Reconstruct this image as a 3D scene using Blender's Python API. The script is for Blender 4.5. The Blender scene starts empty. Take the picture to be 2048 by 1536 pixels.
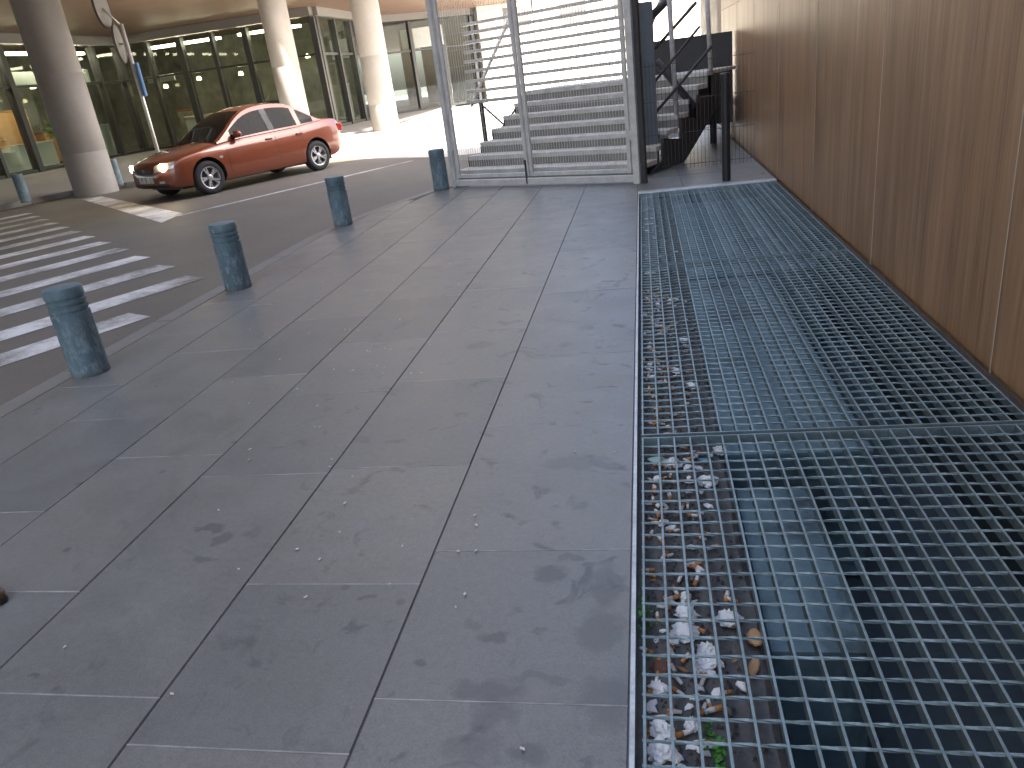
import bpy, bmesh, math, random
import numpy as np
from mathutils import Vector, Matrix
random.seed(7); rnd = random.Random(11)
S = bpy.context.scene
COL = S.collection
# ------------------------------------------------------------------ camera
CAM_H = 1.42; FPX = 1508.4
YAW, PITCH, ROLL = 0.205598, 0.388928, -0.130966
def cam_axes():
    cy, sy, cp, sp = math.cos(YAW), math.sin(YAW), math.cos(PITCH), math.sin(PITCH)
    fwd = Vector((-sy*cp, cy*cp, -sp)); right = Vector((cy, sy, 0)); up = right.cross(fwd)
    cr, sr = math.cos(ROLL), math.sin(ROLL)
    return cr*right + sr*up, -sr*right + cr*up, fwd
AX, AY, AZ = cam_axes()
cd = bpy.data.cameras.new('camera'); cam = bpy.data.objects.new('camera', cd); COL.objects.link(cam)
cam.matrix_world = Matrix(((AX.x, AY.x, -AZ.x, 0), (AX.y, AY.y, -AZ.y, 0), (AX.z, AY.z, -AZ.z, CAM_H), (0, 0, 0, 1)))
cd.sensor_width = 36; cd.lens = FPX/2048*36; cd.clip_start = 0.05; cd.clip_end = 2000
S.camera = cam
# ------------------------------------------------------------------ sky, sun, exposure
SUN = Vector((0.99, -0.13, 0)).normalized(); ELEV = math.radians(46)
w = bpy.data.worlds.new('World'); S.world = w; w.use_nodes = True
nt = w.node_tree; bg = nt.nodes['Background']
sky = nt.nodes.new('ShaderNodeTexSky'); sky.sky_type = 'NISHITA'; sky.sun_disc = False
sky.sun_elevation = ELEV; sky.sun_rotation = math.atan2(SUN.x, SUN.y)
sky.air_density = 0.8; sky.dust_density = 4.0; sky.ozone_density = 0.6
nt.links.new(sky.outputs[0], bg.inputs[0]); bg.inputs[1].default_value = 0.14
ld = bpy.data.lights.new('sun', 'SUN'); ld.energy = 5.0; ld.angle = math.radians(0.6); ld.color = (1, .93, .82)
sun = bpy.data.objects.new('sun', ld); COL.objects.link(sun)
sd = Vector((SUN.x*math.cos(ELEV), SUN.y*math.cos(ELEV), math.sin(ELEV)))
sun.rotation_euler = sd.to_track_quat('Z', 'Y').to_euler(); sun.location = (20, 0, 30)
S.view_settings.view_transform = 'Standard'; S.view_settings.look = 'None'
S.view_settings.exposure = 2.65; S.view_settings.gamma = 1.0; S.view_settings.use_curve_mapping = False
S.cycles.max_bounces = 8; S.cycles.transparent_max_bounces = 12

# ------------------------------------------------------------------ pixel helpers (directions only; depth from what is touched)
def ray(px, py):
    return AX*((px-1024)/FPX) - AY*((py-768)/FPX) + AZ
def gp(px, py, z=0.0):
    d = ray(px, py); t = (z-CAM_H)/d.z
    return Vector((d.x*t, d.y*t, z))
def on_plane(px, py, p, n):
    d = ray(px, py); o = Vector((0, 0, CAM_H)); t = (Vector(p)-o).dot(n)/d.dot(n)
    return o + d*t
# ------------------------------------------------------------------ builders
class MB:
    def __init__(s): s.v = []; s.f = []
    def add(s, vs, fs):
        b = len(s.v); s.v += [tuple(v) for v in vs]; s.f += [tuple(b+i for i in f) for f in fs]; return s
    def box(s, x0, x1, y0, y1, z0, z1):
        return s.add([(x0,y0,z0),(x1,y0,z0),(x1,y1,z0),(x0,y1,z0),(x0,y0,z1),(x1,y0,z1),(x1,y1,z1),(x0,y1,z1)],
                     [(0,3,2,1),(4,5,6,7),(0,1,5,4),(1,2,6,5),(2,3,7,6),(3,0,4,7)])
    def obox(s, o, a, b, c):      # oriented box: corner o, edge vectors a, b, c
        o, a, b, c = Vector(o), Vector(a), Vector(b), Vector(c)
        P = [o, o+a, o+a+b, o+b, o+c, o+a+c, o+a+b+c, o+b+c]
        F = [(0,3,2,1),(4,5,6,7),(0,1,5,4),(1,2,6,5),(2,3,7,6),(3,0,4,7)]
        if a.cross(b).dot(c) < 0: F = [tuple(reversed(f)) for f in F]
        return s.add(P, F)
    def prism(s, poly, z0, z1):   # polygon in xy, extruded in z
        n = len(poly); ar = sum(poly[i][0]*poly[(i+1)%n][1]-poly[(i+1)%n][0]*poly[i][1] for i in range(n))
        if ar < 0: poly = poly[::-1]
        vs = [(p[0],p[1],z0) for p in poly] + [(p[0],p[1],z1) for p in poly]
        fs = [tuple(range(n))[::-1], tuple(range(n,2*n))] + [(i,(i+1)%n,n+(i+1)%n,n+i) for i in range(n)]
        return s.add(vs, fs)
    def tube(s, pts, r, n=8, cap=True, r2=None):
        pts = [Vector(p) for p in pts]; rings = []
        for i, p in enumerate(pts):
            t = (pts[min(i+1,len(pts)-1)] - pts[max(i-1,0)]).normalized()
            a = t.orthogonal().normalized() if i == 0 else (pa - t*pa.dot(t)).normalized()
            pa = a; b = t.cross(a); rr = r if r2 is None else r+(r2-r)*i/(len(pts)-1)
            rings.append([p + (a*math.cos(2*math.pi*k/n)+b*math.sin(2*math.pi*k/n))*rr for k in range(n)])
        vs = [v for rg in rings for v in rg]; fs = []
        for i in range(len(pts)-1):
            for k in range(n): fs.append((i*n+k, i*n+(k+1)%n, (i+1)*n+(k+1)%n, (i+1)*n+k))
        if cap: fs += [tuple(range(n))[::-1], tuple(range((len(pts)-1)*n, len(pts)*n))]
        return s.add(vs, fs)
    def lathe(s, prof, n=24, axis='z', c=(0,0,0)):  # prof: (r, h)
        vs = []; fs = []; m = len(prof)
        for r, h in prof:
            for k in range(n):
                a = 2*math.pi*k/n; x, y = r*math.cos(a), r*math.sin(a)
                v = (x,y,h) if axis == 'z' else (x,h,-y)
                vs.append((v[0]+c[0], v[1]+c[1], v[2]+c[2]))
        for i in range(m-1):
            for k in range(n): fs.append((i*n+k, i*n+(k+1)%n, (i+1)*n+(k+1)%n, (i+1)*n+k))
        return s.add(vs, fs)
    def mesh(s, name, mat, smooth=False):
        me = bpy.data.meshes.new(name); me.from_pydata(s.v, [], s.f); me.update()
        if mat is not None:
            for m in (mat if isinstance(mat, (list, tuple)) else [mat]): me.materials.append(m)
        if smooth:
            for p in me.polygons: p.use_smooth = True
        return me
    def build(s, name, mat, parent=None, smooth=False, auto=None):
        o = bpy.data.objects.new(name, s.mesh(name, mat, smooth)); COL.objects.link(o)
        if parent is not None: o.parent = parent
        if auto:
            for p in o.data.polygons: p.use_smooth = True
            o.data.set_sharp_from_angle(angle=math.radians(auto))
        return o
def inst(me, name, parent=None, loc=(0,0,0), rot=(0,0,0), scale=(1,1,1)):
    o = bpy.data.objects.new(name, me); COL.objects.link(o); o.location = loc; o.rotation_euler = rot; o.scale = scale
    if parent is not None: o.parent = parent
    return o
def tag(o, label=None, cat=None, group=None, kind=None):
    if label: o['label'] = label
    if cat: o['category'] = cat
    if group: o['group'] = group
    if kind: o['kind'] = kind
    return o
def empty(name, loc=(0,0,0), rz=0.0):
    o = bpy.data.objects.new(name, None); COL.objects.link(o); o.location = loc; o.rotation_euler = (0,0,rz); o.empty_display_size = .1
    return o
def bevel(o, wdt, seg=1):
    bm = bmesh.new(); bm.from_mesh(o.data)
    bmesh.ops.bevel(bm, geom=bm.edges[:], offset=wdt, segments=seg, affect='EDGES', profile=.6)
    bm.to_mesh(o.data); bm.free(); return o

# ------------------------------------------------------------------ materials
class NT:
    def __init__(s, name):
        s.m = bpy.data.materials.new(name); s.m.use_nodes = True; s.t = s.m.node_tree; s.N = s.t.nodes
        s.b = s.N['Principled BSDF']; s.out = s.N['Material Output']
    def n(s, typ, **kw):
        x = s.N.new(typ)
        for k, v in kw.items():
            if k.startswith('i_'): x.inputs[k[2:].replace('_', ' ')].default_value = v
            else: setattr(x, k, v)
        return x
    def l(s, a, b): s.t.links.new(a, b)
    def pos(s, scale=(1,1,1), obj=False):
        src = s.n('ShaderNodeTexCoord').outputs['Object'] if obj else s.n('ShaderNodeNewGeometry').outputs['Position']
        m = s.n('ShaderNodeMapping'); m.inputs['Scale'].default_value = scale; s.l(src, m.inputs[0]); return m.outputs[0]
    def noise(s, vec, scale, detail=4, rough=.55, dist=0):
        x = s.n('ShaderNodeTexNoise'); x.inputs['Scale'].default_value = scale; x.inputs['Detail'].default_value = detail
        x.inputs['Roughness'].default_value = rough; x.inputs['Distortion'].default_value = dist
        s.l(vec, x.inputs['Vector']); return x.outputs['Fac']
    def ramp(s, fac, stops, interp='LINEAR'):
        r = s.n('ShaderNodeValToRGB'); r.color_ramp.interpolation = interp; e = r.color_ramp.elements
        while len(e) < len(stops): e.new(.5)
        for i, (p, c) in enumerate(stops):
            e[i].position = p; e[i].color = (c, c, c, 1) if isinstance(c, (int, float)) else (*c, 1)
        s.l(fac, r.inputs[0]); return r.outputs[0]
    def mix(s, fac, a, b, typ='MIX'):
        x = s.n('ShaderNodeMix', data_type='RGBA', blend_type=typ)
        for sock, v in ((x.inputs[0], fac), (x.inputs[6], a), (x.inputs[7], b)):
            if isinstance(v, bpy.types.NodeSocket): s.l(v, sock)
            elif isinstance(v, (int, float)): sock.default_value = v if sock == x.inputs[0] else (v, v, v, 1)
            else: sock.default_value = (*v, 1)
        return x.outputs[2]
    def bump(s, h, strength=.3, dist=.01):
        x = s.n('ShaderNodeBump'); x.inputs['Strength'].default_value = strength; x.inputs['Distance'].default_value = dist
        s.l(h, x.inputs['Height']); s.l(x.outputs[0], s.b.inputs['Normal'])
    def rand(s): return s.n('ShaderNodeObjectInfo').outputs['Random']
    def col(s, c): s.l(c, s.b.inputs['Base Color'])
def pm(name, c, rough=.6, metal=0.0, var=.2, scale=6, bump=.0, spec=.5, rvar=.1, randv=0.0, obj=False, dist=.004):
    t = NT(name); v = t.pos(obj=obj); n = t.noise(v, scale, 5, .6); n2 = t.noise(v, scale*6, 3, .6)
    c = Vector(c); a = t.ramp(n, [(.3, tuple(c*(1-var))), (.7, tuple(min(1, q) for q in c*(1+var)))])
    a = t.mix(.35, a, t.ramp(n2, [(.3, tuple(c*(1-var))), (.7, tuple(min(1, q) for q in c*(1+var)))]))
    if randv:
        r = t.ramp(t.rand(), [(0, 1-randv), (1, 1+randv*.0+0.0)]); a = t.mix(1.0, a, r, 'MULTIPLY')
    t.col(a); t.l(t.ramp(n, [(.3, max(.02, rough-rvar)), (.7, min(1, rough+rvar))]), t.b.inputs['Roughness'])
    t.b.inputs['Metallic'].default_value = metal; t.b.inputs['Specular IOR Level'].default_value = spec
    if bump: t.bump(n2, bump, dist)
    return t.m
def emit(name, c, strength):
    t = NT(name); t.b.inputs['Base Color'].default_value = (*c, 1)
    t.b.inputs['Emission Color'].default_value = (*c, 1); t.b.inputs['Emission Strength'].default_value = strength; return t.m
def glassm(name, tint, body=.25, bodycol=(.02,.03,.03), ior=1.5):
    t = NT(name); t.N.remove(t.b)
    tr = t.n('ShaderNodeBsdfTransparent'); tr.inputs[0].default_value = (*tint, 1)
    gl = t.n('ShaderNodeBsdfGlossy'); gl.inputs['Roughness'].default_value = .02
    df = t.n('ShaderNodeBsdfDiffuse'); df.inputs[0].default_value = (*bodycol, 1)
    fr = t.n('ShaderNodeFresnel'); fr.inputs[0].default_value = ior
    m1 = t.n('ShaderNodeMixShader'); m1.inputs[0].default_value = body; t.l(tr.outputs[0], m1.inputs[1]); t.l(df.outputs[0], m1.inputs[2])
    geo = t.n('ShaderNodeNewGeometry'); inv = t.n('ShaderNodeMath', operation='SUBTRACT'); inv.inputs[0].default_value = 1; t.l(geo.outputs['Backfacing'], inv.inputs[1])
    fm = t.n('ShaderNodeMath', operation='MULTIPLY'); t.l(fr.outputs[0], fm.inputs[0]); t.l(inv.outputs[0], fm.inputs[1])
    m2 = t.n('ShaderNodeMixShader'); t.l(fm.outputs[0], m2.inputs[0]); t.l(m1.outputs[0], m2.inputs[1]); t.l(gl.outputs[0], m2.inputs[2])
    t.l(m2.outputs[0], t.out.inputs[0]); return t.m

def m_slab():
    t = NT('paving stone'); v = t.pos()
    big = t.noise(v, .9, 4, .6); mid = t.noise(v, 4, 6, .65); fine = t.noise(v, 160, 3, .7)
    base = t.ramp(mid, [(.25, (.095,.107,.108)), (.5, (.155,.167,.166)), (.78, (.235,.243,.238))])
    base = t.mix(.45, base, t.ramp(big, [(.3, (.105,.116,.117)), (.7, (.25,.255,.248))]))
    grit = t.noise(v, 38, 5, .75)
    base = t.mix(.30, base, t.ramp(grit, [(.3, (.10,.105,.10)), (.7, (.27,.27,.255))]))
    base = t.mix(.20, base, t.ramp(fine, [(.25, .05), (.75, .40)]))
    rv = t.ramp(t.rand(), [(0, (.80,.81,.81)), (.5, (.95,.95,.94)), (1, (1.06,1.04,1.0))]); base = t.mix(1.0, base, rv, 'MULTIPLY')
    # old spills and worn dark patches, denser beside the grating
    warp = t.noise(v, 5.2, 5, .6, 1.2)
    st = t.ramp(warp, [(.585, 0.0), (.68, 1.0)])
    gx = t.n('ShaderNodeSeparateXYZ'); t.l(v, gx.inputs[0])
    near = t.n('ShaderNodeMapRange'); near.inputs['From Min'].default_value = -2.2; near.inputs['From Max'].default_value = -.35
    near.inputs['To Min'].default_value = .12; near.inputs['To Max'].default_value = .80; t.l(gx.outputs[0], near.inputs[0])
    f = t.n('ShaderNodeMath', operation='MULTIPLY'); t.l(st, f.inputs[0]); t.l(near.outputs[0], f.inputs[1])
    base = t.mix(f.outputs[0], base, (.062,.067,.07))
    # trodden gum spots
    vo = t.n('ShaderNodeTexVoronoi'); vo.inputs['Scale'].default_value = 4.3; t.l(v, vo.inputs['Vector'])
    base = t.mix(t.ramp(vo.outputs['Distance'], [(.045, .62), (.085, 0.0)]), base, (.085,.085,.088))
    vo2 = t.n('ShaderNodeTexVoronoi'); vo2.inputs['Scale'].default_value = 7.1; t.l(v, vo2.inputs['Vector'])
    base = t.mix(t.ramp(vo2.outputs['Distance'], [(.04, .35), (.075, 0.0)]), base, (.12,.11,.10))
    wv_ = t.n('ShaderNodeTexNoise'); wv_.inputs['Scale'].default_value = 14; wv_.inputs['Detail'].default_value = 4; t.l(v, wv_.inputs['Vector'])
    wsub = t.n('ShaderNodeVectorMath', operation='SUBTRACT'); t.l(wv_.outputs['Color'], wsub.inputs[0]); wsub.inputs[1].default_value = (.5,.5,.5)
    wsc = t.n('ShaderNodeVectorMath', operation='SCALE'); wsc.inputs['Scale'].default_value = .11; t.l(wsub.outputs[0], wsc.inputs[0])
    wpos = t.n('ShaderNodeVectorMath', operation='ADD'); t.l(v, wpos.inputs[0]); t.l(wsc.outputs[0], wpos.inputs[1])
    for (px, py, rx, ry, k) in ((1100,1146,.060,.05,.75),(1140,1120,.06,.02,.6),(985,1280,.055,.03,.7),(950,1250,.035,.03,.4),(835,1322,.028,.018,.75),(975,1380,.11,.05,.6),(1080,1355,.10,.02,.45),(985,1425,.07,.05,.5),(420,1058,.07,.03,.6),(448,1075,.04,.05,.55),(410,1118,.05,.02,.5),
                                (1215,1170,.06,.12,.55),(1200,1260,.07,.10,.5),(1215,1400,.08,.10,.5),(1060,1505,.05,.04,.6),(940,1490,.10,.05,.35),(1155,1010,.04,.02,.5),(1150,925,.16,.07,.35),(730,1198,.02,.02,.6),(60,1360,.025,.014,.6),(960,690,.10,.06,.35),(1130,690,.06,.04,.4)):
        c_ = gp(px, py); d1 = t.n('ShaderNodeVectorMath', operation='SUBTRACT'); t.l(wpos.outputs[0], d1.inputs[0]); d1.inputs[1].default_value = (c_.x, c_.y, 0)
        d2 = t.n('ShaderNodeVectorMath', operation='MULTIPLY'); t.l(d1.outputs[0], d2.inputs[0]); d2.inputs[1].default_value = (1/rx, 1/ry, 0)
        d3 = t.n('ShaderNodeVectorMath', operation='LENGTH'); t.l(d2.outputs[0], d3.inputs[0])
        base = t.mix(t.ramp(d3.outputs['Value'], [(.62, k), (1.0, 0.0)]), base, (.075,.078,.08))
    t.col(base)
    t.l(t.ramp(mid, [(.2, .30), (.8, .52)]), t.b.inputs['Roughness']); t.b.inputs['Specular IOR Level'].default_value = .6
    t.bump(fine, .25, .002); return t.m
def m_asphalt():
    t = NT('asphalt'); v = t.pos(); big = t.noise(v, .5, 4, .6); fine = t.noise(v, 90, 3, .75)
    base = t.ramp(fine, [(.25, (.065,.060,.052)), (.55, (.14,.128,.108)), (.8, (.28,.26,.22))])
    base = t.mix(.5, base, t.ramp(big, [(.3, (.105,.095,.078)), (.7, (.18,.163,.135))]))
    t.col(base); t.b.inputs['Roughness'].default_value = .62; t.b.inputs['Specular IOR Level'].default_value = .5
    t.bump(fine, .6, .004); return t.m
def m_paint():
    t = NT('worn road paint'); v = t.pos(); n = t.noise(v, 14, 6, .75); n2 = t.noise(v, 70, 3, .7); n3 = t.noise(v, 1.3, 3, .6)
    k = t.mix(.5, t.mix(.45, n, n2), n3)
    t.col(t.ramp(k, [(.40, (.13,.125,.115)), (.47, (.36,.35,.335)), (.58, (.70,.70,.68))])); t.b.inputs['Roughness'].default_value = .55
    t.bump(n2, .3, .003); return t.m
def m_wall():
    t = NT('streaked brown panel'); v = t.pos((6, 6, .2)); v2 = t.pos((22, 22, .6)); v3 = t.pos((60, 60, 2.2))
    rp = t.n('ShaderNodeMath', operation='MULTIPLY'); rp.inputs[1].default_value = 40; t.l(t.rand(), rp.inputs[0])
    def off(vec):
        a = t.n('ShaderNodeVectorMath', operation='ADD'); t.l(vec, a.inputs[0])
        cx = t.n('ShaderNodeCombineXYZ'); t.l(rp.outputs[0], cx.inputs[2]); t.l(cx.outputs[0], a.inputs[1]); return a.outputs[0]
    a = t.noise(off(v), 1.0, 3, .6); b = t.noise(off(v2), 1.0, 4, .65); c = t.noise(off(v3), 1.0, 3, .6)
    base = t.ramp(a, [(.28, (.145,.083,.050)), (.43, (.31,.178,.098)), (.57, (.42,.265,.150)), (.75, (.33,.245,.18))])
    base = t.mix(.5, base, t.ramp(b, [(.3, (.105,.060,.038)), (.5, (.32,.185,.103)), (.7, (.50,.345,.215))]))
    base = t.mix(.3, base, t.ramp(c, [(.3, (.09,.05,.03)), (.7, (.46,.31,.19))]))
    pch = t.noise(off(t.pos((1.1, 1.1, .55))), 1.0, 4, .6); base = t.mix(1.0, base, t.ramp(pch, [(.3, (.72,.70,.70)), (.55, (1,1,1)), (.75, (1.1,1.06,1.02))]), 'MULTIPLY')
    t.col(base); t.b.inputs['Roughness'].default_value = .42; t.b.inputs['Specular IOR Level'].default_value = .4
    t.bump(c, .12, .002); return t.m
def m_bollard():
    t = NT('scuffed blue-grey bollard paint'); v = t.pos((1,1,.45), obj=True)
    r = t.n('ShaderNodeVectorMath', operation='ADD'); oi = t.n('ShaderNodeObjectInfo'); t.l(v, r.inputs[0]); t.l(oi.outputs['Location'], r.inputs[1])
    n = t.noise(r.outputs[0], 22, 6, .75); n2 = t.noise(r.outputs[0], 5, 4, .7)
    base = t.ramp(n2, [(.3, (.075,.125,.15)), (.7, (.145,.215,.24))])
    gz = t.n('ShaderNodeSeparateXYZ'); t.l(t.n('ShaderNodeTexCoord').outputs['Object'], gz.inputs[0])
    low = t.ramp(gz.outputs[2], [(.0, .55), (.30, .40), (.44, .06)])
    f = t.n('ShaderNodeMath', operation='MULTIPLY'); t.l(t.ramp(n, [(.48, 0.0), (.62, 1.0)]), f.inputs[0]); t.l(low, f.inputs[1])
    base = t.mix(f.outputs[0], base, (.36,.43,.46))
    chip = t.noise(r.outputs[0], 11, 7, .8, 1.5); base = t.mix(t.ramp(chip, [(.60, 0.0), (.64, .75)]), base, (.42,.46,.46))
    rust = t.ramp(gz.outputs[2], [(.0, .7), (.05, .0)]); base = t.mix(rust, base, (.09,.075,.06)); t.col(base); t.b.inputs['Roughness'].default_value = .5; t.bump(n, .15, .002); return t.m
def m_galv(name, c=(.30,.36,.39), rough=.5):
    t = NT(name); v = t.pos(); n = t.noise(v, 9, 5, .7); n2 = t.noise(v, 60, 3, .6); c = Vector(c)
    a = t.ramp(n, [(.3, tuple(c*.62)), (.7, tuple(c*1.15))]); a = t.mix(.3, a, t.ramp(n2, [(.3, tuple(c*.5)), (.7, tuple(c*1.3))]))
    a = t.mix(t.ramp(t.noise(v, 3.1, 5, .7, .8), [(.60, 0.0), (.72, .6)]), a, (.10,.075,.055))
    t.col(a); t.b.inputs['Metallic'].default_value = .55; t.b.inputs['Roughness'].default_value = rough; t.bump(n2, .1, .002); return t.m
def m_sheet():
    t = NT('dusty galvanised sheet'); v = t.pos(); n = t.noise(v, 2.2, 5, .65, .6); n2 = t.noise(v, 9, 5, .7)
    a = t.ramp(n2, [(.3, (.10,.175,.21)), (.7, (.17,.27,.31))])
    a = t.mix(t.ramp(n, [(.52, 0.0), (.66, .85)]), a, (.035,.038,.036)); t.col(a)
    t.b.inputs['Metallic'].default_value = .25; t.b.inputs['Roughness'].default_value = .55; return t.m
def m_carpaint():
    t = NT('orange-red car paint'); t.b.inputs['Base Color'].default_value = (.20,.045,.015,1); t.b.inputs['Metallic'].default_value = .25
    t.b.inputs['Roughness'].default_value = .33; t.b.inputs['Coat Weight'].default_value = 1; t.b.inputs['Coat Roughness'].default_value = .06
    v = t.pos(obj=True); n = t.noise(v, 3, 4, .6); t.l(t.ramp(n, [(.3, .28), (.7, .42)]), t.b.inputs['Roughness']); return t.m
def m_soffit():
    t = NT('brown soffit board'); v = t.pos(); n = t.noise(v, .6, 4, .6); n2 = t.noise(t.pos((.4, 7, 1)), 1, 3, .6)
    a = t.ramp(n, [(.3, (.14,.092,.066)), (.7, (.20,.138,.10))]); a = t.mix(.3, a, t.ramp(n2, [(.3, (.14,.075,.05)), (.7, (.28,.17,.115))]))
    t.col(a); t.b.inputs['Roughness'].default_value = .5; return t.m

def m_plate():
    t = NT('white plate with smeared characters'); n = t.noise(t.pos((0, 34, 3), obj=True), 1, 3, .6)
    t.col(t.ramp(n, [(.40, (.16,.15,.14)), (.56, (.60,.59,.56))])); t.b.inputs['Roughness'].default_value = .4; return t.m
M = dict(
    slab=m_slab(), asphalt=m_asphalt(), paint=m_paint(), wall=m_wall(), bollard=m_bollard(), galv=m_galv('galvanised grating', (.26,.345,.37), .5),
    trim=m_galv('galvanised edge trim', (.55,.58,.58), .45), sheet=m_sheet(), carpaint=m_carpaint(), soffit=m_soffit(),
    kerb=pm('kerb stone', (.20,.195,.18), .6, var=.2, scale=5, bump=.2), bed=pm('joint bed', (.115,.115,.112), .9, var=.3, scale=20),
    mortar=pm('pale joint mortar', (.34,.34,.335), .8, var=.75, scale=2.2), concrete=pm('grey concrete', (.30,.30,.29), .75, var=.2, scale=2.5, bump=.2),
    pale=pm('pale plaza concrete', (.46,.44,.41), .7, var=.12, scale=1.5), column=pm('column render', (.29,.27,.25), .6, var=.12, scale=1.2, bump=.05),
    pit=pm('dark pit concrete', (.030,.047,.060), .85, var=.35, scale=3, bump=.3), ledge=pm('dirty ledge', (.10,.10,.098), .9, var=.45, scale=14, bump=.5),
    seam=pm('pale seam backing', (.50,.43,.34), .6, var=.1), core=pm('building core', (.16,.13,.11), .7, var=.15, scale=1),
    gate=pm('dirty white gate paint', (.62,.61,.57), .5, var=.22, scale=7, bump=.1), wire=pm('grey wire', (.28,.28,.27), .5, var=.15),
    darksteel=pm('dark steel', (.055,.055,.056), .5, metal=.2, var=.3, scale=4), black=pm('black post paint', (.022,.023,.026), .38, var=.3, scale=8),
    tread=pm('worn step', (.60,.585,.54), .65, var=.25, scale=6, bump=.15), riser=pm('grey riser plate', (.30,.29,.265), .7, var=.3, scale=4),
    rail=pm('scratched light rail', (.50,.50,.48), .45, var=.45, scale=18), bluesteel=pm('blue-grey steel casing', (.13,.16,.19), .45, var=.15, scale=2),
    mullion=pm('dark mullion', (.035,.037,.036), .4, var=.2, scale=3), fascia=pm('grey fascia', (.17,.16,.145), .6, var=.12, scale=2),
    inwall=pm('interior wall', (.24,.24,.20), .8, var=.7, scale=.45), infloor=pm('interior floor', (.22,.20,.17), .5, var=.2, scale=1),
    cream=pm('cream counter', (.70,.60,.42), .5, var=.1), white=pm('white laminate', (.68,.72,.70), .5, var=.08), red=pm('red display', (.38,.07,.035), .5, var=.4, scale=5),
    orange=pm('orange panel', (.55,.30,.12), .5, var=.25, scale=4), green=pm('green leaves', (.10,.20,.04), .6, var=.4, scale=6),
    tyre=pm('tyre rubber', (.02,.02,.021), .75, var=.2, scale=20), alloy=pm('alloy', (.52,.52,.53), .3, metal=.75, var=.1, scale=10),
    plastic=pm('black plastic', (.025,.025,.027), .5, var=.2), seat=pm('dark seat fabric', (.04,.042,.045), .8, var=.2), plate=m_plate(),
    chrome=pm('chrome', (.7,.7,.7), .15, metal=1, var=.05), signback=pm('grey sign back', (.10,.095,.085), .5, var=.15, scale=5), signpost=pm('galvanised pole', (.62,.62,.60), .4, metal=.4, var=.1),
    blue=pm('blue sign face', (.12,.26,.52), .4, var=.05), skin=pm('skin', (.42,.24,.16), .55, var=.08), cloth=pm('dark jumper', (.09,.05,.045), .85, var=.2), hair=pm('dark hair', (.03,.02,.015), .7, var=.2),
    pbuilding=pm('cream render', (.74,.70,.60), .8, var=.06, scale=.4), tissue=pm('crumpled tissue', (.78,.80,.80), .8, var=.1, scale=30, bump=.3), paper=pm('cigarette paper', (.72,.70,.66), .8, var=.15, scale=60),
    filt=pm('cigarette filter', (.50,.23,.08), .8, var=.35, scale=60), leaf=pm('dry leaf', (.34,.17,.06), .7, var=.4, scale=40), leaf2=pm('dark leaf', (.13,.06,.04), .8, var=.4, scale=40), pebble=pm('grey pebble', (.22,.22,.21), .8, var=.4, scale=25, randv=.4, obj=True),
    moss=pm('green weed', (.05,.20,.02), .6, var=.4, scale=60), petal=pm('white petal', (.66,.64,.58), .7, var=.1, scale=30), mint=pm('pale green wrapper', (.36,.56,.50), .5, var=.2, scale=40), bluew=pm('blue wrapper', (.06,.30,.42), .4, var=.2, scale=40),
    dirt=pm('litter dirt', (.085,.075,.065), .95, var=.5, scale=50, bump=.6), leather=pm('brown shoe leather', (.10,.05,.03), .45, var=.3, scale=20), sole=pm('dark shoe sole', (.03,.026,.024), .7, var=.2, scale=20),
    rust=pm('tan pad', (.50,.30,.15), .8, var=.15, scale=20),
    glass=glassm('facade glass', (.75,.80,.76), body=.12, bodycol=(.05,.06,.055)), carglass=glassm('car glass', (.17,.20,.19), body=.25, bodycol=(.012,.014,.014), ior=1.22),
    headlamp=emit('lit headlamp', (1,.78,.42), 16), lampglow=emit('warm lamp', (1,.78,.38), 6), striplight=emit('strip light', (1,.86,.64), 8), taillamp=pm('red lens', (.35,.02,.015), .2, var=.05),
    lens=pm('clear lamp lens', (.55,.52,.48), .12, metal=.3, var=.05), redsign=emit('red lit sign', (.9,.05,.03), .5))

ROAD = -0.06
# ------------------------------------------------------------------ ground
PX0, PX1, PY0, PY1 = -0.085, 1.37, 0.30, 8.70           # grating opening
b = MB(); B = 400
xs = [-B, -1.2, 1.6, B]; ys = [-B, -.5, 9.0, B]
b.add([(x, y, ROAD) for y in ys for x in xs], [(j*4+i, j*4+i+1, (j+1)*4+i+1, (j+1)*4+i) for j in range(3) for i in range(3) if not (i == 1 and j == 1)])
tag(b.build('ground', M['asphalt']), kind='structure')

KERB = [(-3.76,-3.0),(-3.76,8.3),(-3.55,9.4),(-3.32,10.15),(-3.05,10.85),(-2.75,11.5),(-2.3,12.3),(-1.6,13.3),(-.6,14.4),(.6,15.3),(1.45,15.9)]
def kx(y):
    for (xa, ya), (xb, yb) in zip(KERB, KERB[1:]):
        if ya <= y <= yb: return xa+(xb-xa)*(y-ya)/(yb-ya)
    return KERB[0][0] if y < KERB[0][1] else 1.4
# joint bed under the paving slabs: one sheet with a hole for the pit (two strips)
pav = MB()
left = [(x+.10, y) for x, y in KERB]
yy = sorted({-3.0, PY0-.06, PY1+.12} | {y for _, y in KERB})
for ya, yb in zip(yy, yy[1:]):
    xa, xb = kx(ya)+.10, kx(yb)+.10; inside = PY0-.06 <= (ya+yb)/2 <= PY1+.12
    xr = PX0-.012 if inside else 1.4
    if xa < xr: pav.add([(xa,ya,-.006),(xr,ya,-.006),(xr,max(ya, yb),-.006),(min(xb, xr),yb,-.006)], [(0,1,2,3)])
pavement = tag(pav.build('pavement', M['bed']), kind='structure')
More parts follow.
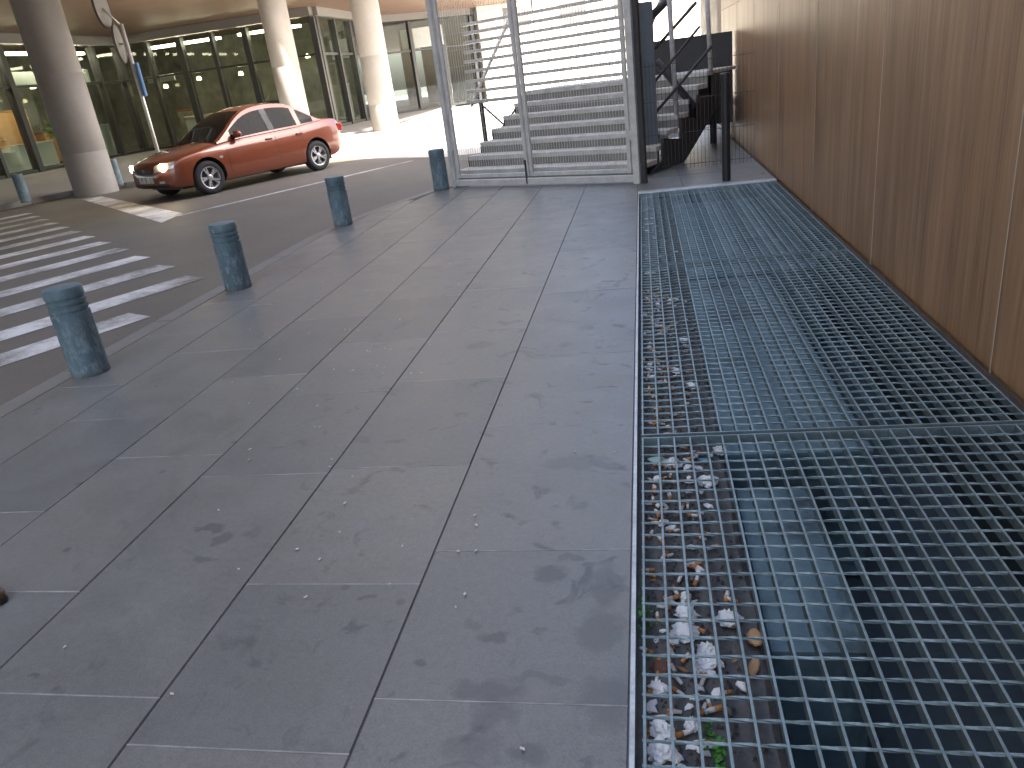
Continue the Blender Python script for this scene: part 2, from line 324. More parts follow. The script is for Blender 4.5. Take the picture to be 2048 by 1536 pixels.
# kerb stones
kb = empty('kerb', (KERB[0][0], 0, ROAD)); tag(kb, kind='structure')
def polyline_points(pl, step):
    out = []; acc = 0
    P = [Vector((x, y, 0)) for x, y in pl]
    L = [0]
    for a, c in zip(P, P[1:]): L.append(L[-1]+(c-a).length)
    n = int(L[-1]/step)
    for i in range(n+1):
        s = i*step
        for k in range(len(P)-1):
            if L[k] <= s <= L[k+1]: out.append(P[k].lerp(P[k+1], (s-L[k])/(L[k+1]-L[k]))); break
    return out
def kerb_run(pl, parent, z0, z1, wid=.16, step=1.0, side=1):
    pts = polyline_points(pl, step)
    for a, c in zip(pts, pts[1:]):
        t = (c-a).normalized(); nn = Vector((t.y, -t.x, 0))*side; a2 = a+t*.004; c2 = c-t*.004
        m = MB(); P = [a2, c2, c2+nn*wid, a2+nn*wid]
        m.prism([(p.x, p.y) for p in P], z0, z1); o = m.build('kerb_stone', M['kerb']); bevel(o, .012, 2)
        o.parent = parent; o.matrix_parent_inverse = Matrix.Translation(-Vector(parent.location))
kerb_run(KERB, kb, ROAD-.1, .0)
# paving slabs
SX = [-.105, -.75, -1.345, -1.93, -2.485, -3.09, -3.60]
firsts = [[.70,1.37,2.0,2.93,3.75],[.55,1.20,1.83,2.585,3.5],[.35,1.35,2.55,3.4],[.60,1.79,2.75,3.7],[.2,1.2,2.3,3.2,4.2],[.4,1.5,2.6,3.7]]
def slab(x0, x1, y0, y1):
    g = .0021
    xl0 = max(x0, kx(y0)+.17); xl1 = max(x0, kx(y1)+.17)
    if x1-max(xl0, xl1) < .08: return
    zt = rnd.uniform(-.0012, .0004)
    P = [(xl0+g, y0+.0008), (x1-g, y0+.0008), (x1-g, y1-.0008), (xl1+g, y1-.0008)]
    cx = sum(p[0] for p in P)/4; cy = sum(p[1] for p in P)/4; e = .0022
    I = [(p[0]+(e if p[0] < cx else -e), p[1]+(e if p[1] < cy else -e)) for p in P]
    m = MB(); tx, ty = rnd.uniform(-.0015,.0015), rnd.uniform(-.001,.001)
    vs = [(p[0],p[1],-.05) for p in P]+[(p[0],p[1],zt-.004) for p in P]+[(p[0],p[1],zt+tx*(p[0]-cx)+ty*(p[1]-cy)) for p in I]
    m.add(vs, [(8,9,10,11)]+[(i,(i+1)%4,4+(i+1)%4,4+i) for i in range(4)]+[(4+i,4+(i+1)%4,8+(i+1)%4,8+i) for i in range(4)])
    m.build('slab', M['slab'], pavement)
    if y0 < 8.6: JO.box(max(xl0, x0)+.003, x1-.003, y0-.0022, y0+.0022, -.012, zt+.0002)
JO = MB()
for c in range(6):
    x1, x0 = SX[c], SX[c+1]; Y = [-2.5, -1.4, -.4] + firsts[c]
    while Y[-1] < 15.2: Y.append(Y[-1]+rnd.choice([.78, .92, 1.05, 1.2]))
    for ya, yb in zip(Y, Y[1:]): slab(x0, x1, ya, yb)
for x0, x1 in ((-.105, .40), (.40, .90), (.90, 1.385)):   # beyond the grating
    Y = [PY1+.13]
    while Y[-1] < 15.2: Y.append(Y[-1]+rnd.choice([.8, .95, 1.1]))
    for ya, yb in zip(Y, Y[1:]): slab(x0, x1, ya, yb)
tag(JO.build('joint_mortar', M['mortar'], pavement), kind='stuff')  # pale mortar paints the glint of lit slab edges along the cross joints

# ------------------------------------------------------------------ far pavement and plaza
isl = [gp(-260, 475, ROAD), gp(0, 421, ROAD), gp(160, 387, ROAD), gp(276, 373, ROAD)]
isl = [(p.x, p.y) for p in isl]
IK = isl + [(-12.35, 19.6), (-12.3, 26), (-11.0, 27.5)]
fp = MB(); poly = IK + [(-11, 60), (-60, 60), (-60, isl[0][1]-1)]
fp.prism(poly, ROAD-.05, ROAD+.11)
tag(fp.build('far_pavement', M['concrete']), kind='structure')
fk = empty('far_kerb', (isl[0][0], isl[0][1], ROAD)); tag(fk, kind='structure')
kerb_run([IK[i] for i in range(len(IK))], fk, ROAD-.1, ROAD+.125, wid=.18, step=1.1, side=1)
pl = MB(); pl.prism([(-40, 30), (-10.6, 27.6), (-9.8, 20.5), (-4.2, 16.2), (1.0, 15.9), (60, 15.9), (60, 140), (-40, 140)], ROAD-.05, ROAD+.004)
tag(pl.build('plaza', M['pale']), kind='structure')  # pale sheet reaches over the road to paint in extra sun glow

# ------------------------------------------------------------------ road markings (each a sheet 4 mm up)
D0 = gp(432, 387, ROAD); D1 = gp(640, 341, ROAD); HEAD = (D0-D1).normalized(); HN = Vector((-HEAD.y, HEAD.x, 0))   # heading, left side
tips = [(412,556),(343,536),(288,515),(245,498),(203,484),(176,468),(148,461),(127,449),(104,438),(86,429),(68,421)]
T0 = gp(*tips[0], ROAD); T9 = gp(*tips[7], ROAD); slope = (T9-T0); sn = -slope.dot(HN)
for k in range(-1, 12):
    off = -k*.97
    base = T0 + slope*((-off)/sn) if abs(sn) > 1e-6 else T0
    a = base; L = 4.2
    if k == -1: a = gp(302, 634, ROAD) 
    wv = HN*-.37
    e = a + HEAD*L
    m = MB(); seg = 8
    P = [a + HEAD*(L*i/seg) for i in range(seg+1)]
    m.add([(p.x, p.y, ROAD+.004) for p in P]+[((p+wv).x, (p+wv).y, ROAD+.004) for p in P], [(i, i+1, seg+2+i, seg+1+i) for i in range(seg)])
    o = m.build('crossing_stripe', M['paint'])
    if o.data.polygons[0].normal.z < 0: o.data.flip_normals()
    tag(o, 'worn white zebra stripe, '+('nearest','second','third','fourth','fifth','sixth','seventh','eighth','ninth','tenth','eleventh','twelfth','thirteenth')[k+1]+' from the kerb with the four bollards', 'road marking', 'white stripes of the zebra crossing')
q = [gp(*p, ROAD) for p in ((164,399),(203,393),(366,427),(323,446))]
m = MB(); m.add([(p.x, p.y, ROAD+.004) for p in q], [(0,1,2,3)]); o = m.build('stop_line', M['paint'])
if o.data.polygons[0].normal.z < 0: o.data.flip_normals()
tag(o, 'broad pale stop line on the asphalt ahead of the orange car', 'road marking')
a = gp(352, 432, ROAD); c = a - HEAD*5.5; wv = HN*.13
m = MB(); m.add([(p.x, p.y, ROAD+.0045) for p in (a, c, c+wv, a+wv)], [(0,1,2,3)]); o = m.build('lane_line', M['paint'])
if o.data.polygons[0].normal.z < 0: o.data.flip_normals()
tag(o, 'thin worn lane line running along the road from the stop line', 'road marking')

# ------------------------------------------------------------------ pit under the grating
m = MB(); F = -.75
x0, x1, y0, y1 = PX0-.012, PX1+.02, PY0-.05, PY1+.02
m.add([(x0,y0,F),(x1,y0,F),(x1,y1,F),(x0,y1,F)], [(0,1,2,3)])
for (xa,ya,xb,yb) in ((x0,y0,x0,y1),(x0,y1,x1,y1),(x1,y1,x1,y0),(x1,y0,x0,y0)):
    m.add([(xa,ya,F),(xb,yb,F),(xb,yb,-.014),(xa,ya,-.014)], [(0,1,2,3)])
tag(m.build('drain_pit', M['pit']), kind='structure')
m = MB(); N = 60; vs = []; fs = []
for i in range(N+1):
    y = y0+.003+(y1-y0-.006)*i/N; e = .25+.008*math.sin(i*1.3)+rnd.uniform(-.005,.005)
    for x, z in ((PX0-.008,-.062),(PX0+.12,-.068),(e-.02,-.075),(e,-.10),(e,-.42)): vs.append((x, y, z+rnd.uniform(-.003,.003)))
for i in range(N):
    for k in range(4): fs.append((i*5+k, i*5+k+1, i*5+6+k, i*5+5+k))
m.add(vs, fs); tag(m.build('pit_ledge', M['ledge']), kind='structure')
def sheet(x0, x1, y0, y1, z, label):
    m = MB(); m.box(x0, x1, y0, y1, z-.6, z); o = bevel(m.build('duct_casing', M['sheet']), .012, 2)
    return tag(o, label, 'duct')
sheet(.285, .57, 1.80, 2.71, -.22, 'smooth blue-grey duct casing under the grating section with the deep dark gap')
sheet(.262, .83, 2.82, 5.45, -.125, 'long stained duct casing beneath the middle grating section')
sheet(.262, 1.2, 5.52, 8.5, -.115, 'wide dusty duct casing beneath the far grating section')
m = MB(); m.tube([(.52+.30*math.cos(t)*.5, 1.28+.12*math.sin(t), -.28-.02*t) for t in [i*.35 for i in range(16)]], .009, 6)
tag(m.build('cable', M['black'], smooth=True), 'black cable coiled in the dark pit beneath the grating', 'cable')

# ------------------------------------------------------------------ grating sections
BP, RP = .0600, .0665
def bar_mesh(L):
    m = MB(); m.box(-.0034, .0034, 0, L, -.036, 0); return m.mesh('bearing_bar', M['galv'])
m = MB(); W = PX1-PX0-.02
nseg = 24; vs = []; fs = []
for i in range(nseg+1):
    x = W*i/nseg; a = i*1.25
    for k in range(4):
        an = a+math.pi/2*k+math.pi/4; vs.append((x, .0052*math.cos(an), -.0052+.0052*math.sin(an)))
for i in range(nseg):
    for k in range(4): fs.append((i*4+k, i*4+(k+1)%4, (i+1)*4+(k+1)%4, (i+1)*4+k))
m.add(vs, fs); rod_me = m.mesh('cross_rod', M['galv'])
m = MB(); m.box(0, W, -.003, .003, -.034, .001); end_me = m.mesh('end_bar', M['galv'])
secs = [(.33, 2.755, 'weathered steel grating section nearest the brown shoe, over the open dark pit'), (2.785, 5.485, 'middle steel grating section, between two joints, over the stained duct casing'),
        (5.515, 8.66, 'steel grating section ending at the pale strip by the black post')]
for ya, yb, lab in secs:
    g = empty('floor_grating', (PX0+.01, ya, 0)); tag(g, lab, 'grating', 'floor grating sections along the panelled wall')
    bm_ = bar_mesh(yb-ya)
    nb = int(W/BP)
    for i in range(nb+1): inst(bm_, 'bearing_bar', g, (.006+i*(W-.012)/nb, 0, 0))
    nr = int((yb-ya)/RP)
    for i in range(1, nr): inst(rod_me, 'cross_rod', g, (0, i*(yb-ya)/nr, .0005))
    inst(end_me, 'end_bar', g, (0, 0, 0)); inst(end_me, 'end_bar', g, (0, yb-ya, 0))
# steel edge trims of the opening
m = MB(); m.box(-.006, .006, PY0-.3, PY1+.02, -.06, .004); o = m.build('edge_trim', M['trim'])
o.location = (PX0-.012, 0, 0); tag(o, 'thin bright steel edging between the paving and the grating', 'edging')
m = MB(); m.box(PX0-.02, PX1+.01, PY1-.02, PY1+.12, -.05, .012); o = bevel(m.build('end_strip', M['trim']), .006)
tag(o, 'pale flat strip closing the far end of the grating', 'edging')
m = MB(); m.box(PX1-.006, PX1+.022, PY0-.3, PY1, -.07, -.012); tag(m.build('wall_angle', M['black']), 'black strip painting the dark gap along the brown wall', 'edging')  # black strip stands in for the shaded gap beside the wall

# ------------------------------------------------------------------ panelled building on the right
bd = empty('panelled_building', (1.42, 0, 0)); tag(bd, 'building clad in tall streaked brown panels beside the grating', 'building')
m = MB(); m.box(.03, 14, -9, 15.0, -.3, 22); m.build('wall', M['core'], bd)
m = MB(); m.box(.022, .03, -8.98, 14.98, -.25, 3.94); m.build('seam_backing', M['seam'], bd)
PW = 1.872; ysm = [3.31+PW*k for k in range(-7, 7)]
def panel_mesh(L, h, name='wall_panel'):
    m = MB(); o = bpy.data.objects.new('tmp', None); m.box(0, .022, .003, L-.003, .003, h-.003)
    return m.mesh(name, M['wall'])
pmesh = panel_mesh(PW, 1.98)
for y in ysm:
    for r in range(2):
        if y+PW > 15.0:
            inst(panel_mesh(15.0-y, 1.98), 'wall_panel', bd, (0, y, .0+r*1.98-.02))
        else: inst(pmesh, 'wall_panel', bd, (0, y, .0+r*1.98-.02))
m = MB(); m.box(-.0015, .012, -.0033, .0033, -.03, 3.93); sme = m.mesh('seam_strip', M['seam'])
for y in ysm[1:]: inst(sme, 'seam_strip', bd, (0, y, 0))
bb = empty('rear_building', (1.5, 15.05, 0)); tag(bb, 'dark block standing just behind the brown panelled building, with a tall added shading slab', 'building')
m = MB(); m.box(0, 14, 0, .15, -.3, 22); m.box(0, 4, .152, 1.6, -.3, 4.2); m.build('wall', M['core'], bb)  # tall thin slab is unseen, added to set the edge of the sunlight
m = MB(); m.box(.0, 3, 1.61, 6.0, -.3, 3.6); m.build('annex', M['darksteel'], bb)

# ------------------------------------------------------------------ mesh gate
GR = gp(1281, 367); GL = gp(907, 375); U = (GL-GR); GW = U.length; U.normalize(); Nn = Vector((-U.y, U.x, 0))
if Nn.y < 0: Nn = -Nn
Z = Vector((0,0,1))
def G(s, z, t): return GR + U*s + Nn*t + Z*z
gate = empty('mesh_gate', tuple(GR)); tag(gate, 'tall off-white double gate of wire mesh in front of the stairs', 'gate')
def gpart(name, s0, s1, z0, z1, t0, t1, mat, parent=gate, bv=.004, world=True):
    m = MB(); m.obox(G(s0, z0, t0), U*(s1-s0), Nn*(t1-t0), Z*(z1-z0)); o = m.build(name, mat)
    if bv: bevel(o, bv)
    if parent is not None: o.parent = parent; o.matrix_parent_inverse = Matrix.Translation(-Vector(parent.location))
    return o
HT = 3.1
gpart('post', .0, .085, 0, HT, -.02, .06, M['gate']); gpart('post', GW-.07, GW, 0, HT, -.02, .06, M['gate'])
gpart('bottom_rail', .087, GW-.072, .02, .10, -.015, .05, M['gate']); gpart('top_rail', .087, GW-.072, HT-.08, HT, -.015, .05, M['gate'])
mid = GW*.545
for s0, s1 in ((.115, mid-.012), (mid+.012, GW-.10)):
    gpart('leaf_stile', s0, s0+.05, .125, HT-.10, .0, .04, M['gate']); gpart('leaf_stile', s1-.05, s1, .125, HT-.10, .0, .04, M['gate'])
    gpart('leaf_rail', s0+.052, s1-.052, .125, .175, .002, .038, M['gate']); gpart('leaf_rail', s0+.052, s1-.052, HT-.15, HT-.10, .002, .038, M['gate'])
    m = MB(); n = int((s1-s0-.1)/.04)
    for i in range(1, n):
        s = s0+.05+(s1-s0-.1)*i/n; m.obox(G(s-.0022, .176, .016), U*.0044, Nn*.0044, Z*(HT-.15-.178))
    for i in range(1, 14):
        zz = .175+i*.2; m.obox(G(s0+.052, zz, .0195), U*(s1-s0-.104), Nn*.004, Z*.004)
    o = m.build('wire_mesh', M['gate'], gate); o.matrix_parent_inverse = Matrix.Translation(-GR); tag(o, kind='stuff')  # wires whitened and thickened to imitate a pale veil of glare
gpart('hinge', .086, .114, .5, .62, -.005, .045, M['gate']); gpart('hinge', GW-.099, GW-.071, .5, .62, -.005, .045, M['gate'])
gpart('drop_bolt', mid+.03, mid+.045, .03, .34, -.03, -.002, M['darksteel']); gpart('side_plate', -.075, -.012, 0, HT, .0, .05, M['darksteel'])

# ------------------------------------------------------------------ staircase behind the gate
T0s = .55; RI, TR = .158, .335; SL = 3.38; SR = .207
st = empty('staircase', tuple(G(1.2, 0, T0s))); tag(st, 'grey steps with pale worn treads rising straight behind the mesh gate', 'stairs')
def under(o, par):
    o.parent = par; o.matrix_parent_inverse = Matrix.Translation(-Vector(par.location)); return o
for k in range(7):
    t = T0s+k*TR; z = RI*(k+1)
    gpart('riser', SR+.004, SL-.004, z-RI-.002, z-.067, t+.014, t+.03, M['riser'], st, 0)
    gpart('tread', SR, SL, z-.065, z, t-.012, t+TR+.005, M['tread'], st, .006)
pts = [(0, 0)]
for k in range(7): pts += [(k*TR, (k+1)*RI), ((k+1)*TR, (k+1)*RI)]
pts += [(7*TR, .0)]
m = MB(); n = len(pts); A = [G(SL+.002, z-.002, T0s+t+.014) for t, z in pts]; Bv = [p+U*.022 for p in A]
m.add(A+Bv, [tuple(range(n)), tuple(range(n, 2*n))[::-1]]+[(i, n+i, n+(i+1)%n, (i+1)%n) for i in range(n)]); under(m.build('stringer', M['darksteel']), st)
P0 = G(.204, 0, .92); PN = -U
def sp(px, py): return on_plane(px, py, P0, PN)
zig = [(1300,345),(1322,322),(1322,277),(1358,277),(1358,236),(1392,236),(1392,190),(1424,190),(1424,146),(1450,146),(1450,182),(1362,330),(1345,342)]
A = [sp(*p) for p in zig]; n = len(A); Bv = [p+PN*.03 for p in A]
m = MB(); m.add(A+Bv, [tuple(range(n))[::-1], tuple(range(n, 2*n))]+[(i, (i+1)%n, n+(i+1)%n, n+i) for i in range(n)])
tag(under(m.build('stringer', M['darksteel']), st), 'dark saw-toothed side plate')
gpart('landing', SR, SL, 7*RI-.05, 7*RI, T0s+7*TR+.01, T0s+7*TR+.75, M['tread'], st, .004)
for s_, t_ in ((.5, 3.5), (1.8, 3.5), (3.2, 3.5)): gpart('landing_leg', s_, s_+.08, ROAD-.02 if s_ > 1 else -.02, 7*RI-.052, t_, t_+.08, M['darksteel'], st, 0)
def bar2(par, name, pa, pb, r, mat, dist):
    pl_p = Vector((0, dist, 0)); a = on_plane(*pa, pl_p, Vector((0,1,0))); c = on_plane(*pb, pl_p, Vector((0,1,0)))
    m = MB(); m.tube([a, c], r, 8); return under(m.build(name, mat, smooth=True), par)
bar2(st, 'rail_post', (1334,-60), (1354,236), .032, M['rail'], 10.95); bar2(st, 'rail_post', (1411,-60), (1422,150), .032, M['rail'], 11.9)
bar2(st, 'handrail', (1286,255), (1424,92), .02, M['darksteel'], 10.85); bar2(st, 'handrail', (1282,197), (1400,52), .018, M['darksteel'], 10.9)
bar2(st, 'handrail', (1300,36), (1350,-16), .05, M['darksteel'], 11.0); bar2(st, 'brace', (1313,122), (1388,214), .05, M['darksteel'], 11.3)
bar2(st, 'handrail', (1310,98), (1393,4), .022, M['darksteel'], 11.1)
# dark parapet at the head of the stair, against the brown wall
a = on_plane(1300, 84, Vector((0,13.0,0)), Vector((0,1,0))); c = on_plane(1444, 200, Vector((0,13.0,0)), Vector((0,1,0)))
lp_ = empty('landing_parapet', ((a.x+1.3)/2, 13.0, 0)); tag(lp_, 'dark solid parapet on legs at the head of the stairs by the brown wall', 'parapet')
m = MB(); m.box(a.x-.1, 1.39, 13.0, 13.05, c.z-.35, a.z); under(m.build('panel', M['darksteel']), lp_)
m = MB(); m.box(a.x-.1, 1.39, 13.06, 14.2, c.z-.1, c.z-.02); under(m.build('deck', M['riser']), lp_)
for x in (a.x+.0, 1.3):
    m = MB(); m.box(x, x+.08, 13.5, 13.58, -.02, c.z-.1); under(m.build('leg', M['darksteel']), lp_)
# upper flight: thin open treads on posts, beyond the landing
TU = T0s+7*TR+.62
uf = empty('upper_staircase', tuple(G(3.5, 0, TU))); tag(uf, 'upper flight of thin open treads on slim posts, seen through the mesh gate', 'stairs')
for k in range(9):
    t = TU+k*.2; z = 1.02+.182*k
    gpart('tread', 1.75+.12*k, 5.45+.15*k, z-.058, z, t, t+.10, M['gate'], uf, .004)  # white paint on these treads imitates lines lightened by glare
for s_ in (2.0, 5.35):
    m = MB(); a = G(s_, .90, TU+.03); m.obox(a, U*.04, Nn*1.65+Z*1.58, Z*.07); under(m.build('stringer', M['rail']), uf)
for s_ in (4.2, 5.15): gpart('post', s_, s_+.06, ROAD-.01, .98, TU+.06, TU+.12, M['darksteel'], uf, 0)
m = MB(); m.tube([G(4.25, .15, TU+.1), G(5.15, .9, TU+.1)], .02, 6); m.tube([G(4.25, .9, TU+.1), G(5.15, .15, TU+.1)], .02, 6); under(m.build('brace', M['darksteel'], smooth=True), uf)
for s_ in (2.6, 3.7, 4.9):
    p = G(s_, 2.45, TU+1.7); m = MB(); m.tube([p, p+Z*1.0], .02, 6); under(m.build('rail_post', M['rail'], smooth=True), uf)
a = G(1.9, 3.42, TU+1.7); m = MB(); m.tube([a, a+U*4.4], .022, 6); under(m.build('handrail', M['rail'], smooth=True), uf)

# blue-grey casing that rises beside the gate post
a = on_plane(1287, 150, Vector((0,10.6,0)), Vector((0,1,0))); c = on_plane(1311, 150, Vector((0,10.6,0)), Vector((0,1,0)))
m = MB(); z1 = on_plane(1300, 2, Vector((0,10.6,0)), Vector((0,1,0))).z
m.box(a.x-.16, c.x, 10.6, 10.75, -.01, z1); o = bevel(m.build('steel_casing', M['bluesteel']), .01, 2)
tag(o, 'flat blue-grey steel casing standing between the gate post and the side stair', 'casing')
# wire fence right of the gate
fe = empty('wire_fence', tuple(gp(1290, 345))); tag(fe, 'low fence of thin vertical wires in front of the side stair', 'fence')
fy = gp(1290, 345).y; fxa = gp(1286, 345).x; fxb = 1.37; m = MB()
nw = 30
for i in range(nw+1):
    x = fxa+(fxb-fxa)*i/nw; m.box(x-.0022, x+.0022, fy, fy+.004, .0, 1.32)
for zz in (.05, .45, .85, 1.28): m.box(fxa, fxb, fy+.005, fy+.011, zz-.003, zz+.003)
under(tag(m.build('wire_mesh', M['darksteel']), kind='stuff'), fe)
m = MB(); m.box(fxa-.04, fxa, fy-.02, fy+.02, -.01, 2.9); under(m.build('fence_post', M['darksteel']), fe)
# black post
p = gp(1453, 361); m = MB(); H = 1.14; r = .047
m.lathe([(.001,-.01),(r*1.02,-.01),(r,.02),(r,H-.05),(r*1.12,H-.048),(r*1.12,H-.01),(r*.9,H),(.001,H)], 20)
o = m.build('post', M['black'], auto=40); o.location = p; tag(o, 'slim black cylindrical post at the end of the grating by the brown wall', 'post')

# ------------------------------------------------------------------ bollards
def bollard_mesh(h=.565, r=.112):
    m = MB(); pr = [(.001,0),(r,0),(r,h-.160),(r-.007,h-.157),(r-.007,h-.143),(r,h-.14),(r,h-.120),(r-.007,h-.117),(r-.007,h-.103),(r,h-.10),(r,h-.080),(r-.006,h-.077),(r-.006,h-.065),(r,h-.062),(r,h-.012),(r-.006,h-.002),(r-.02,h),(.001,h+.002)]
    m.lathe(pr, 32); return m
bl = [((186,752), 'scuffed blue-grey bollard at the kerb beside the nearest zebra stripes'), ((479,580), 'blue-grey bollard by the end of the zebra crossing, second along the kerb'),
      ((688,452), 'blue-grey bollard third along the kerb, between the car and the paving'), ((884,381), 'grey bollard touching the left post of the mesh gate')]
for (px, py), lab in bl:
    p = gp(px, py); d = Vector((p.x, p.y, 0)).normalized()
    o = bollard_mesh().build('bollard', M['bollard'], auto=35); o.location = (p.x+d.x*.09, p.y+d.y*.09, -.004); o.rotation_euler = (0,0,rnd.uniform(0,6))
    tag(o, lab, 'bollard', 'bollards along the pavement kerb')
for (px, py), lab in (((53,404), 'dark far bollard standing alone on the opposite pavement'), ((238,370), 'dark far bollard right beside the base of the great column')):
    p = gp(px, py, ROAD+.11); o = bollard_mesh(.62, .115).build('bollard', M['bollard'], auto=35); o.location = p-Vector((0,0,.004)); tag(o, lab, 'bollard', 'bollards on the far pavement')

# ------------------------------------------------------------------ overhanging building: soffit, columns, glass front
SZ = 5.08
ob = empty('overhang_building', (-12.1, 20, SZ)); tag(ob, 'massive building whose brown soffit overhangs the far pavement on columns', 'building')
edge = [(-7.1,-25),(-7.1,22.3),(-12.1,26.5),(-12.1,27.75),(-5.9,28.4),(-5.4,33),(-6.6,45),(-8.2,95)]  # unseen near edge shaped to shade some columns and leave one in sun
m = MB(); m.prism(edge+[(-70,95),(-70,-25)], SZ, SZ+.3); under(m.build('soffit', M['soffit']), ob)
m = MB(); m.prism([(x-.05,y) for x,y in edge]+[(-70,95),(-70,-25)], SZ+.302, 19); under(m.build('upper_storeys', M['fascia']), ob)
cols = [((193,381), None, .49, 'massive grey column at the kerb corner by the far bollards'), (None, (-12.85, 28.55), .50, 'sunlit pale column rising behind the roof of the orange car'),
        (None, (-9.85, 29.8), .52, 'column behind the car boot, shaded above and sunlit below'), (None, (-16.6, 58.2), .52, 'distant slim column of the far pair, next to the glass front'), (None, (-15.2, 58.8), .55, 'distant slim column of the far pair, next to the gate edge')]
for pxy, xy, r, lab in cols:
    if pxy: p = gp(*pxy, ROAD+.11); d = Vector((p.x, p.y, 0)).normalized(); xy = (p.x+d.x*r, p.y+d.y*r)
    m = MB(); m.lathe([(r,ROAD-.02),(r,.9),(r-.004,.905),(r-.004,.915),(r,.92),(r,2.6),(r-.004,2.605),(r-.004,2.615),(r,2.62),(r,SZ+.02)], 40)
    o = m.build('column', M['column'], auto=40); o.location = (xy[0], xy[1], 0); tag(o, lab, 'column', 'columns carrying the overhanging building')
gf = empty('glass_front', (-23.6, 34.6, .05)); tag(gf, 'long dark glazed shop front under the brown soffit', 'shop front')
def facade(a, c, step, seed):
    a, c = Vector((*a, 0)), Vector((*c, 0)); t = (c-a); L = t.length; t.normalize(); nn = Vector((-t.y, t.x, 0)); n = max(1, round(L/step)); z0 = .06
    r = random.Random(seed)
    for i in range(n+1):
        o = a+t*(L*i/n); wd = .16 if i % 2 else .26
        m = MB(); m.obox(o-t*wd/2-nn*.16, t*wd, nn*.32, Z*(SZ-z0-.42)+Z*0); ob_ = m.build('mullion', M['mullion']); ob_.data.transform(Matrix.Translation((0,0,z0))); under(ob_, gf)
    for i in range(n):
        for z1, z2 in ((z0+.12, 3.14), (3.26, SZ-.36)):
            o = a+t*(L*i/n+.09)+Z*z1; m = MB(); m.obox(o-nn*.01, t*(L/n-.18), nn*.02, Z*(z2-z1)); under(m.build('pane', M['glass']), gf)
    m = MB(); m.obox(a+Z*3.15-nn*.08, t*L, nn*.16, Z*.10); under(m.build('transom', M['mullion']), gf)
    m = MB(); m.obox(a+Z*z0-nn*.1, t*L, nn*.2, Z*.11); under(m.build('sill', M['mullion']), gf)
    m = MB(); m.obox(a+Z*(SZ-.35)-nn*.22, t*L, nn*.44, Z*.345); under(m.build('fascia', M['fascia']), gf)
facade((-23.6, 20.5), (-23.6, 34.6), 1.75, 1); facade((-23.6, 34.62), (-13.9, 34.62), 1.75, 2)
facade((-13.9, 34.8), (-13.9, 43.0), 2.0, 3); facade((-13.9, 43.2), (-9.5, 47.0), 2.2, 4); facade((-9.5, 47.2), (-9.3, 62), 2.4, 5)
# rooms behind the glass
rm = MB(); rm.box(-34, -23.8, 20, 60, .0, .058); rm.box(-23.79, -13.95, 34.9, 60, .0, .058)
tag(rm.build('interior_floor', M['infloor']), kind='structure')
rw = MB(); rw.box(-30.2, -30, 18, 42, .0, SZ); rw.box(-29.99, -9.9, 42.0, 42.2, .0, SZ) if False else rw.box(-29.99, -15, 41.6, 41.8, .0, SZ); rw.box(-30, -23.7, 17.9, 18.1, 0, SZ)
tag(rw.build('interior_wall', M['inwall']), kind='structure')
def furn(name, x0, x1, y0, y1, z0, z1, mat, label, cat, group=None, shelf=None):
    e = empty(name, ((x0+x1)/2, (y0+y1)/2, z0)); tag(e, label, cat, group)
    def bx(n, *a, mt=mat):
        m = MB(); m.box(*a); under(bevel(m.build(n, mt), .012), e)
    t = .05
    bx('top', x0-.03, x1+.03, y0-.03, y1+.03, z1-t, z1); bx('body', x0, x1, y0, y1, z0+.1, z1-t-.002, mt=(shelf or mat)); bx('plinth', x0+.05, x1-.05, y0+.05, y1-.05, z0, z0+.098, mt=M['mullion'])
furn('counter', -25.6, -24.9, 28.0, 30.4, .05, 1.15, M['cream'], 'low cream counter behind the glass beside the great column', 'counter', shelf=M['white'])
furn('counter', -22.2, -18.6, 36.4, 37.2, .05, 1.35, M['cream'], 'long cream counter behind the glass above the car bonnet', 'counter', shelf=M['white'])
furn('display_shelf', -26.2, -25.6, 25.2, 27.6, .05, 2.3, M['red'], 'red display unit behind the glass', 'shelf', shelf=M['red'])
furn('display_shelf', -26.8, -26.2, 29.0, 31.0, .05, 2.5, M['orange'], 'orange display panel behind the glass', 'shelf', shelf=M['orange'])
furn('cabinet', -25.0, -24.5, 26.9, 27.7, .05, .95, M['white'], 'small white cabinet close behind the glass', 'cabinet')
furn('cabinet', -24.6, -24.1, 32.6, 33.6, .05, 1.5, M['white'], 'white cabinet behind the glass right of the great column', 'cabinet')
furn('cabinet', -17.6, -16.2, 36.2, 37.0, .05, 1.6, M['inwall'], 'grey cabinet behind the glass above the car roof', 'cabinet')
for i, (x, y, z) in enumerate([(-26.0, 26.4, 3.0), (-25.4, 30.9, 3.25), (-22.6, 36.2, 2.75), (-20.9, 36.4, 2.9), (-18.6, 36.2, 2.85), (-16.4, 36.6, 3.0), (-15.2, 36.4, 3.2)]):
    e = empty('pendant_lamp', (x, y, z)); tag(e, 'small glowing warm pendant lamp hanging behind the glass', 'lamp', 'pendant lamps behind the glass')
    m = MB(); m.lathe([(.01,.16),(.09,.14),(.11,0),(.01,-.01)], 10); under(m.build('shade', M['lampglow']), e).location = e.location
    m = MB(); m.tube([(x,y,z+.15),(x,y,SZ)], .008, 5); under(m.build('cord', M['black']), e)
for i, (x0, x1, y0, y1) in enumerate([(-24.7,-24.4,21.5,24.6), (-24.7,-24.4,25,28.2), (-24.7,-24.4,29,33.5), (-22.5,-19,35.6,35.9), (-18,-15,35.6,35.9)]):
    m = MB(); m.box(x0, x1, y0, y1, SZ-.62, SZ-.52); tag(m.build('strip_light', M['striplight']), 'long ceiling strip light inside the glazed rooms', 'lamp', 'added fill lights inside')  # emissive strips added close to the glass to brighten the rooms
